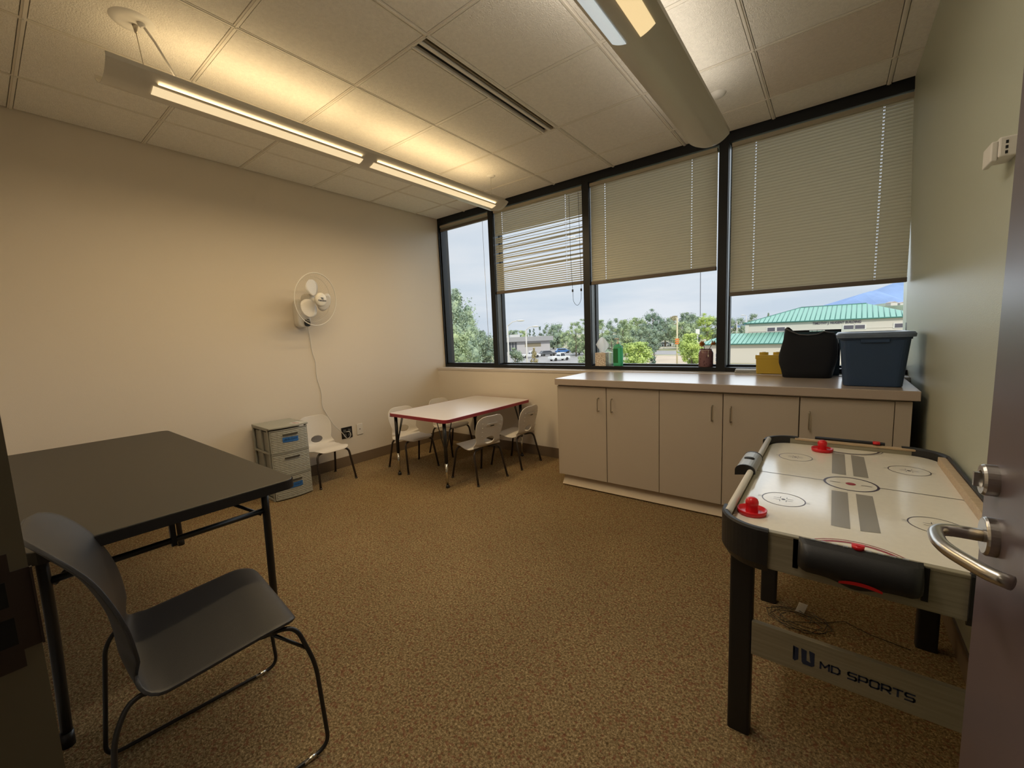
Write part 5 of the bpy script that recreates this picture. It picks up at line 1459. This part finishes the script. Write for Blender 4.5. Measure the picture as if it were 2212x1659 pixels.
# green roofed hall
def hall():
    ax = Vector((R_.x, R_.y, 0)).normalized()
    A = at(1611, 699, 70); B = at(1975, 682.5, 57)
    zE = (A.z + B.z) / 2; A.z = B.z = 0
    v = B - A; Lg = v.length; ang = math.atan2(v.y, v.x)
    t = thing('hall_building', 'long cream building with green metal hipped roofs in the rightmost window', 'building', (A.x, A.y, GZ), ang)
    hE = zE - GZ; M_cr = outcol('cream stucco', (.66, .62, .56)); M_gr = outcol('green metal roof', (.20, .43, .34), .5); M_seam = outcol('roof seam', (.06, .20, .17), .5)
    M_dw = outcol('dark window pane', (.12, .11, .14), .3); M_wf = outcol('window frame white', (.75, .73, .7))  # M_dw is one plain dark colour
    W_ = 22
    bm = bmesh.new(); bx(bm, .3, Lg + 2, 0, W_, 0, hE); bx(bm, .3, Lg + 2, -.05, 0, hE - 1.45, hE - 1.35); obj('upper_wall', bm, M_cr, t)
    # hip roof
    hip = 7.3; rz = 2.35
    def P3(x, y, z): return (x, y, z)
    x0, x1 = -.3, Lg + 1.2
    bm = bmesh.new(); r = [bm.verts.new(p) for p in ((x0, -.3, hE), (x1, -.3, hE), (x1, W_, hE), (x0, W_, hE), (x0 + hip, hip, hE + rz), (x1 - hip * .85, hip, hE + rz), (x1 - hip * .85, W_ - hip, hE + rz), (x0 + hip, W_ - hip, hE + rz))]
    for f in ((0, 1, 5, 4), (1, 2, 6, 5), (2, 3, 7, 6), (3, 0, 4, 7), (4, 5, 6, 7), (3, 2, 1, 0)): bm.faces.new([r[i] for i in f])
    rf = obj('roof', bm, M_gr, t)
    bm = bmesh.new(); x = x0 + .4
    while x < x1 - .2:
        q = min(1, (x - x0) / hip, (x1 - x) / (hip * .85)); tube(bm, [(x, -.3, hE + .03), (x, -.3 + (hip + .3) * q, hE + .03 + rz * q)], .05, 4); x += .62
    tube(bm, [(x0, -.3, hE), (x0 + hip, hip, hE + rz)], .08, 5); tube(bm, [(x0 + hip, hip, hE + rz), (x1 - hip * .85, hip, hE + rz)], .1, 5); tube(bm, [(x0, -.35, hE - .05), (x1, -.35, hE - .05)], .1, 5)
    obj('seam', bm, M_seam, rf)
    def win(xa, xb, za, zb_, y=-.06, panes=1):
        bm = bmesh.new(); bx(bm, xa - .12, xb + .12, y, y + .05, za - .1, zb_ + .1); w_ = obj('window', bm, M_wf, t)
        bm = bmesh.new(); s = (xb - xa) / panes
        for k in range(panes): bx(bm, xa + s * k + .04, xa + s * (k + 1) - .04, y - .03, y + .0, za, zb_)
        obj('pane', bm, M_dw, w_)
    for u0, u1 in ((1654, 1671), (1674, 1692), (1816, 1838), (1840, 1862), (1924, 1947)):
        def loc(u):   # where that sight line crosses the facade
            d = F_ + R_ * ((u - 1106) / FPX); n = Vector((-v.y, v.x, 0)).normalized(); k = (A - CAM).dot(n) / d.dot(n); p = CAM + d * k; return (p - A).dot(v.normalized())
        win(loc(u0), loc(u1), hE - 1.42 if u0 < 1800 else hE - 1.50, hE - .85 if u0 < 1800 else hE - .95)
    def loc(u):
        d = F_ + R_ * ((u - 1106) / FPX); n = Vector((-v.y, v.x, 0)).normalized(); k = (A - CAM).dot(n) / d.dot(n); p = CAM + d * k; return (p - A).dot(v.normalized())
    tx = (loc(1750) + loc(1853)) / 2; wd = loc(1853) - loc(1750)
    b2 = text_bm('TIMOTHY J. NUGENT BUILDING', .48, .02, Matrix.Translation((tx, -.05, hE - .48)) @ Matrix.Rotation(math.pi / 2, 4, 'X'), 1.0, .008)
    xs = [q.co.x for q in b2.verts]; k = wd / (max(xs) - min(xs))
    for q in b2.verts: q.co.x = tx + (q.co.x - tx) * k
    obj('lettering', b2, outcol('dark letters', (.12, .10, .14)), t)
    # lower wing with its own green roof, in front
    hl = (at(1640, 743, 62).z - GZ); hr_ = hl + 1.55
    yf = -6.0; xl = -6.0; xr = 14.0
    bm = bmesh.new(); bx(bm, xl + .6, xr - .6, yf + .5, 0, 0, hl); obj('lower_wall', bm, M_cr, t)
    bm = bmesh.new(); q = [bm.verts.new(p) for p in ((xl, yf, hl), (xr, yf, hl), (xr, 0, hl), (xl, 0, hl), (xl + 3.2, -.3, hr_), (xr - 2, -.3, hr_))]
    for f in ((0, 1, 5, 4), (0, 4, 3), (1, 2, 5), (3, 4, 5, 2), (0, 3, 2, 1)): bm.faces.new([q[i] for i in f])
    rf2 = obj('roof', bm, M_gr, t)
    bm = bmesh.new(); x = xl + .3
    while x < xr - .3:
        qq = min(1, (x - xl) / 3.2, (xr - x) / 2); tube(bm, [(x, yf, hl + .03), (x, yf + (-yf - .3) * qq, hl + .03 + (hr_ - hl) * qq)], .05, 4); x += .62
    tube(bm, [(xl, yf - .05, hl - .06), (xr, yf - .05, hl - .06)], .1, 5); obj('seam', bm, M_seam, rf2)
    bm = bmesh.new(); wx0 = -3.4
    bx(bm, wx0, wx0 + 1.6, yf + .42, yf + .5, hl - 2.9, hl - 1.5); w_ = obj('window', bm, M_wf, t)
    bm = bmesh.new()
    for i in range(2):
        for j in range(2): bx(bm, wx0 + .1 + i * .75, wx0 + .75 + i * .75, yf + .40, yf + .42, hl - 2.8 + j * .68, hl - 2.22 + j * .68)
    obj('pane', bm, outcol('grey pane', (.3, .34, .4), .2), w_)
    bm = bmesh.new(); bx(bm, -.05, .5, -.2, 0, 0, hE); obj('corner_pillar', bm, M_cr, t)
hall()
# mountain
def mountain():
    D = 2600; bm = bmesh.new(); prof = [(1700, 692), (1760, 688), (1832, 657), (1848, 645), (1866, 633), (1880, 629), (1895, 628), (1912, 619), (1935, 612), (1960, 600), (2050, 570), (2200, 590), (2350, 640), (2500, 690)]
    rows = []
    fw = Vector((F_.x, F_.y, 0)).normalized()
    for j, (k, off) in enumerate(((0.0, 0), (.35, 130), (.7, 260), (1.0, 420), (.6, 900), (0, 1500))):
        row = []
        for i, (u, v) in enumerate(prof):
            tp = at(u, v, D); z = GZ + (tp.z - GZ) * k * (1.0)
            base = Vector((tp.x, tp.y, 0)) + fw * (off - 420)
            z += 14 * noise.noise(Vector((i * .9, j * 1.3, 0))) * (0 if k in (0, 1) else 1)
            # keep the ridge where the photo has it
            if k != 1.0: base = base
            row.append(bm.verts.new((base.x, base.y, z)))
        rows.append(row)
    for a, b in zip(rows, rows[1:]):
        for i in range(len(prof) - 1): bm.faces.new((a[i], a[i + 1], b[i + 1], b[i]))
    struct('mountain', bm, outcol('hazy blue mountain', (.25, .36, .60), 1.0, .12, .006))  # aerial haze is put into this blue base colour
mountain()
bm = bmesh.new(); G = []
for j in range(4):
    row = []
    for i, (u, v) in enumerate([(1840, 672), (1875, 664), (1910, 659), (1940, 658), (1990, 652), (2080, 640), (2200, 660)]):
        p = at(u, v, 385 + 30 * j); row.append(bm.verts.new((p.x, p.y, [GZ, p.z - 1.0, p.z, p.z + 2][j])))
    G.append(row)
for a, b in zip(G, G[1:]):
    for i in range(6): bm.faces.new((a[i], a[i + 1], b[i + 1], b[i]))
struct('foothill', bm, outcol('dry green slope', (.20, .25, .18), 1.0, .3, .05))
for i, (u, v, lb) in enumerate([(1926, 654, 'pale distant house on the slope left of its neighbour'), (1946, 655, 'pale distant house furthest right under the mountain')]):
    p = at(u, v, 425); q = at(u, 659, 425); t = thing('hillside_house', lb, 'house', (p.x, p.y, q.z - .6), hd)
    hz = p.z - q.z + .6
    bm = bmesh.new(); bx(bm, -3.4, 3.4, -3, 3, -2, hz); obj('wall', bm, outcol('house wall', (.7, .66, .62)), t)
    bm = bmesh.new(); prism(bm, [(-3.8, hz), (3.8, hz), (0, hz + 1.2)], -3.2, 3.2, M=Matrix(((1, 0, 0, 0), (0, 0, 1, 0), (0, 1, 0, 0), (0, 0, 0, 1)))); obj('roof', bm, outcol('house roof', (.45, .38, .36)), t)

# every loose piece of these parts becomes a part of its own
def split_islands(o):
    bm = bmesh.new(); bm.from_mesh(o.data); seen = set(); isl = []
    for v in bm.verts:
        if v in seen: continue
        st = [v]; seen.add(v); grp = []
        while st:
            q = st.pop(); grp.append(q.index)
            for e_ in q.link_edges:
                w_ = e_.other_vert(q)
                if w_ not in seen: seen.add(w_); st.append(w_)
        isl.append(set(grp))
    bm.free()
    if len(isl) < 2: return
    src = o.data
    for k, g in enumerate(isl):
        b2 = bmesh.new(); b2.from_mesh(src)
        bmesh.ops.delete(b2, geom=[v for v in b2.verts if v.index not in g], context='VERTS')
        me = bpy.data.meshes.new(o.name.split('.')[0]); b2.to_mesh(me); b2.free()
        for m in src.materials: me.materials.append(m)
        if k == 0: o.data = me
        else:
            c = o.copy(); c.data = me; C.objects.link(c)
SPLIT = ('ladder_cord', 'folding_brace', 'end_piece', 'socket', 'prong_slot', 'back_grip', 'latch_hole', 'mounting_flange', 'score_mark', 'orange_marker', 'screw', 'stem', 'apron_rail')
for o in list(bpy.data.objects):
    if o.type == 'MESH' and o.name.split('.')[0] in SPLIT: split_islands(o)
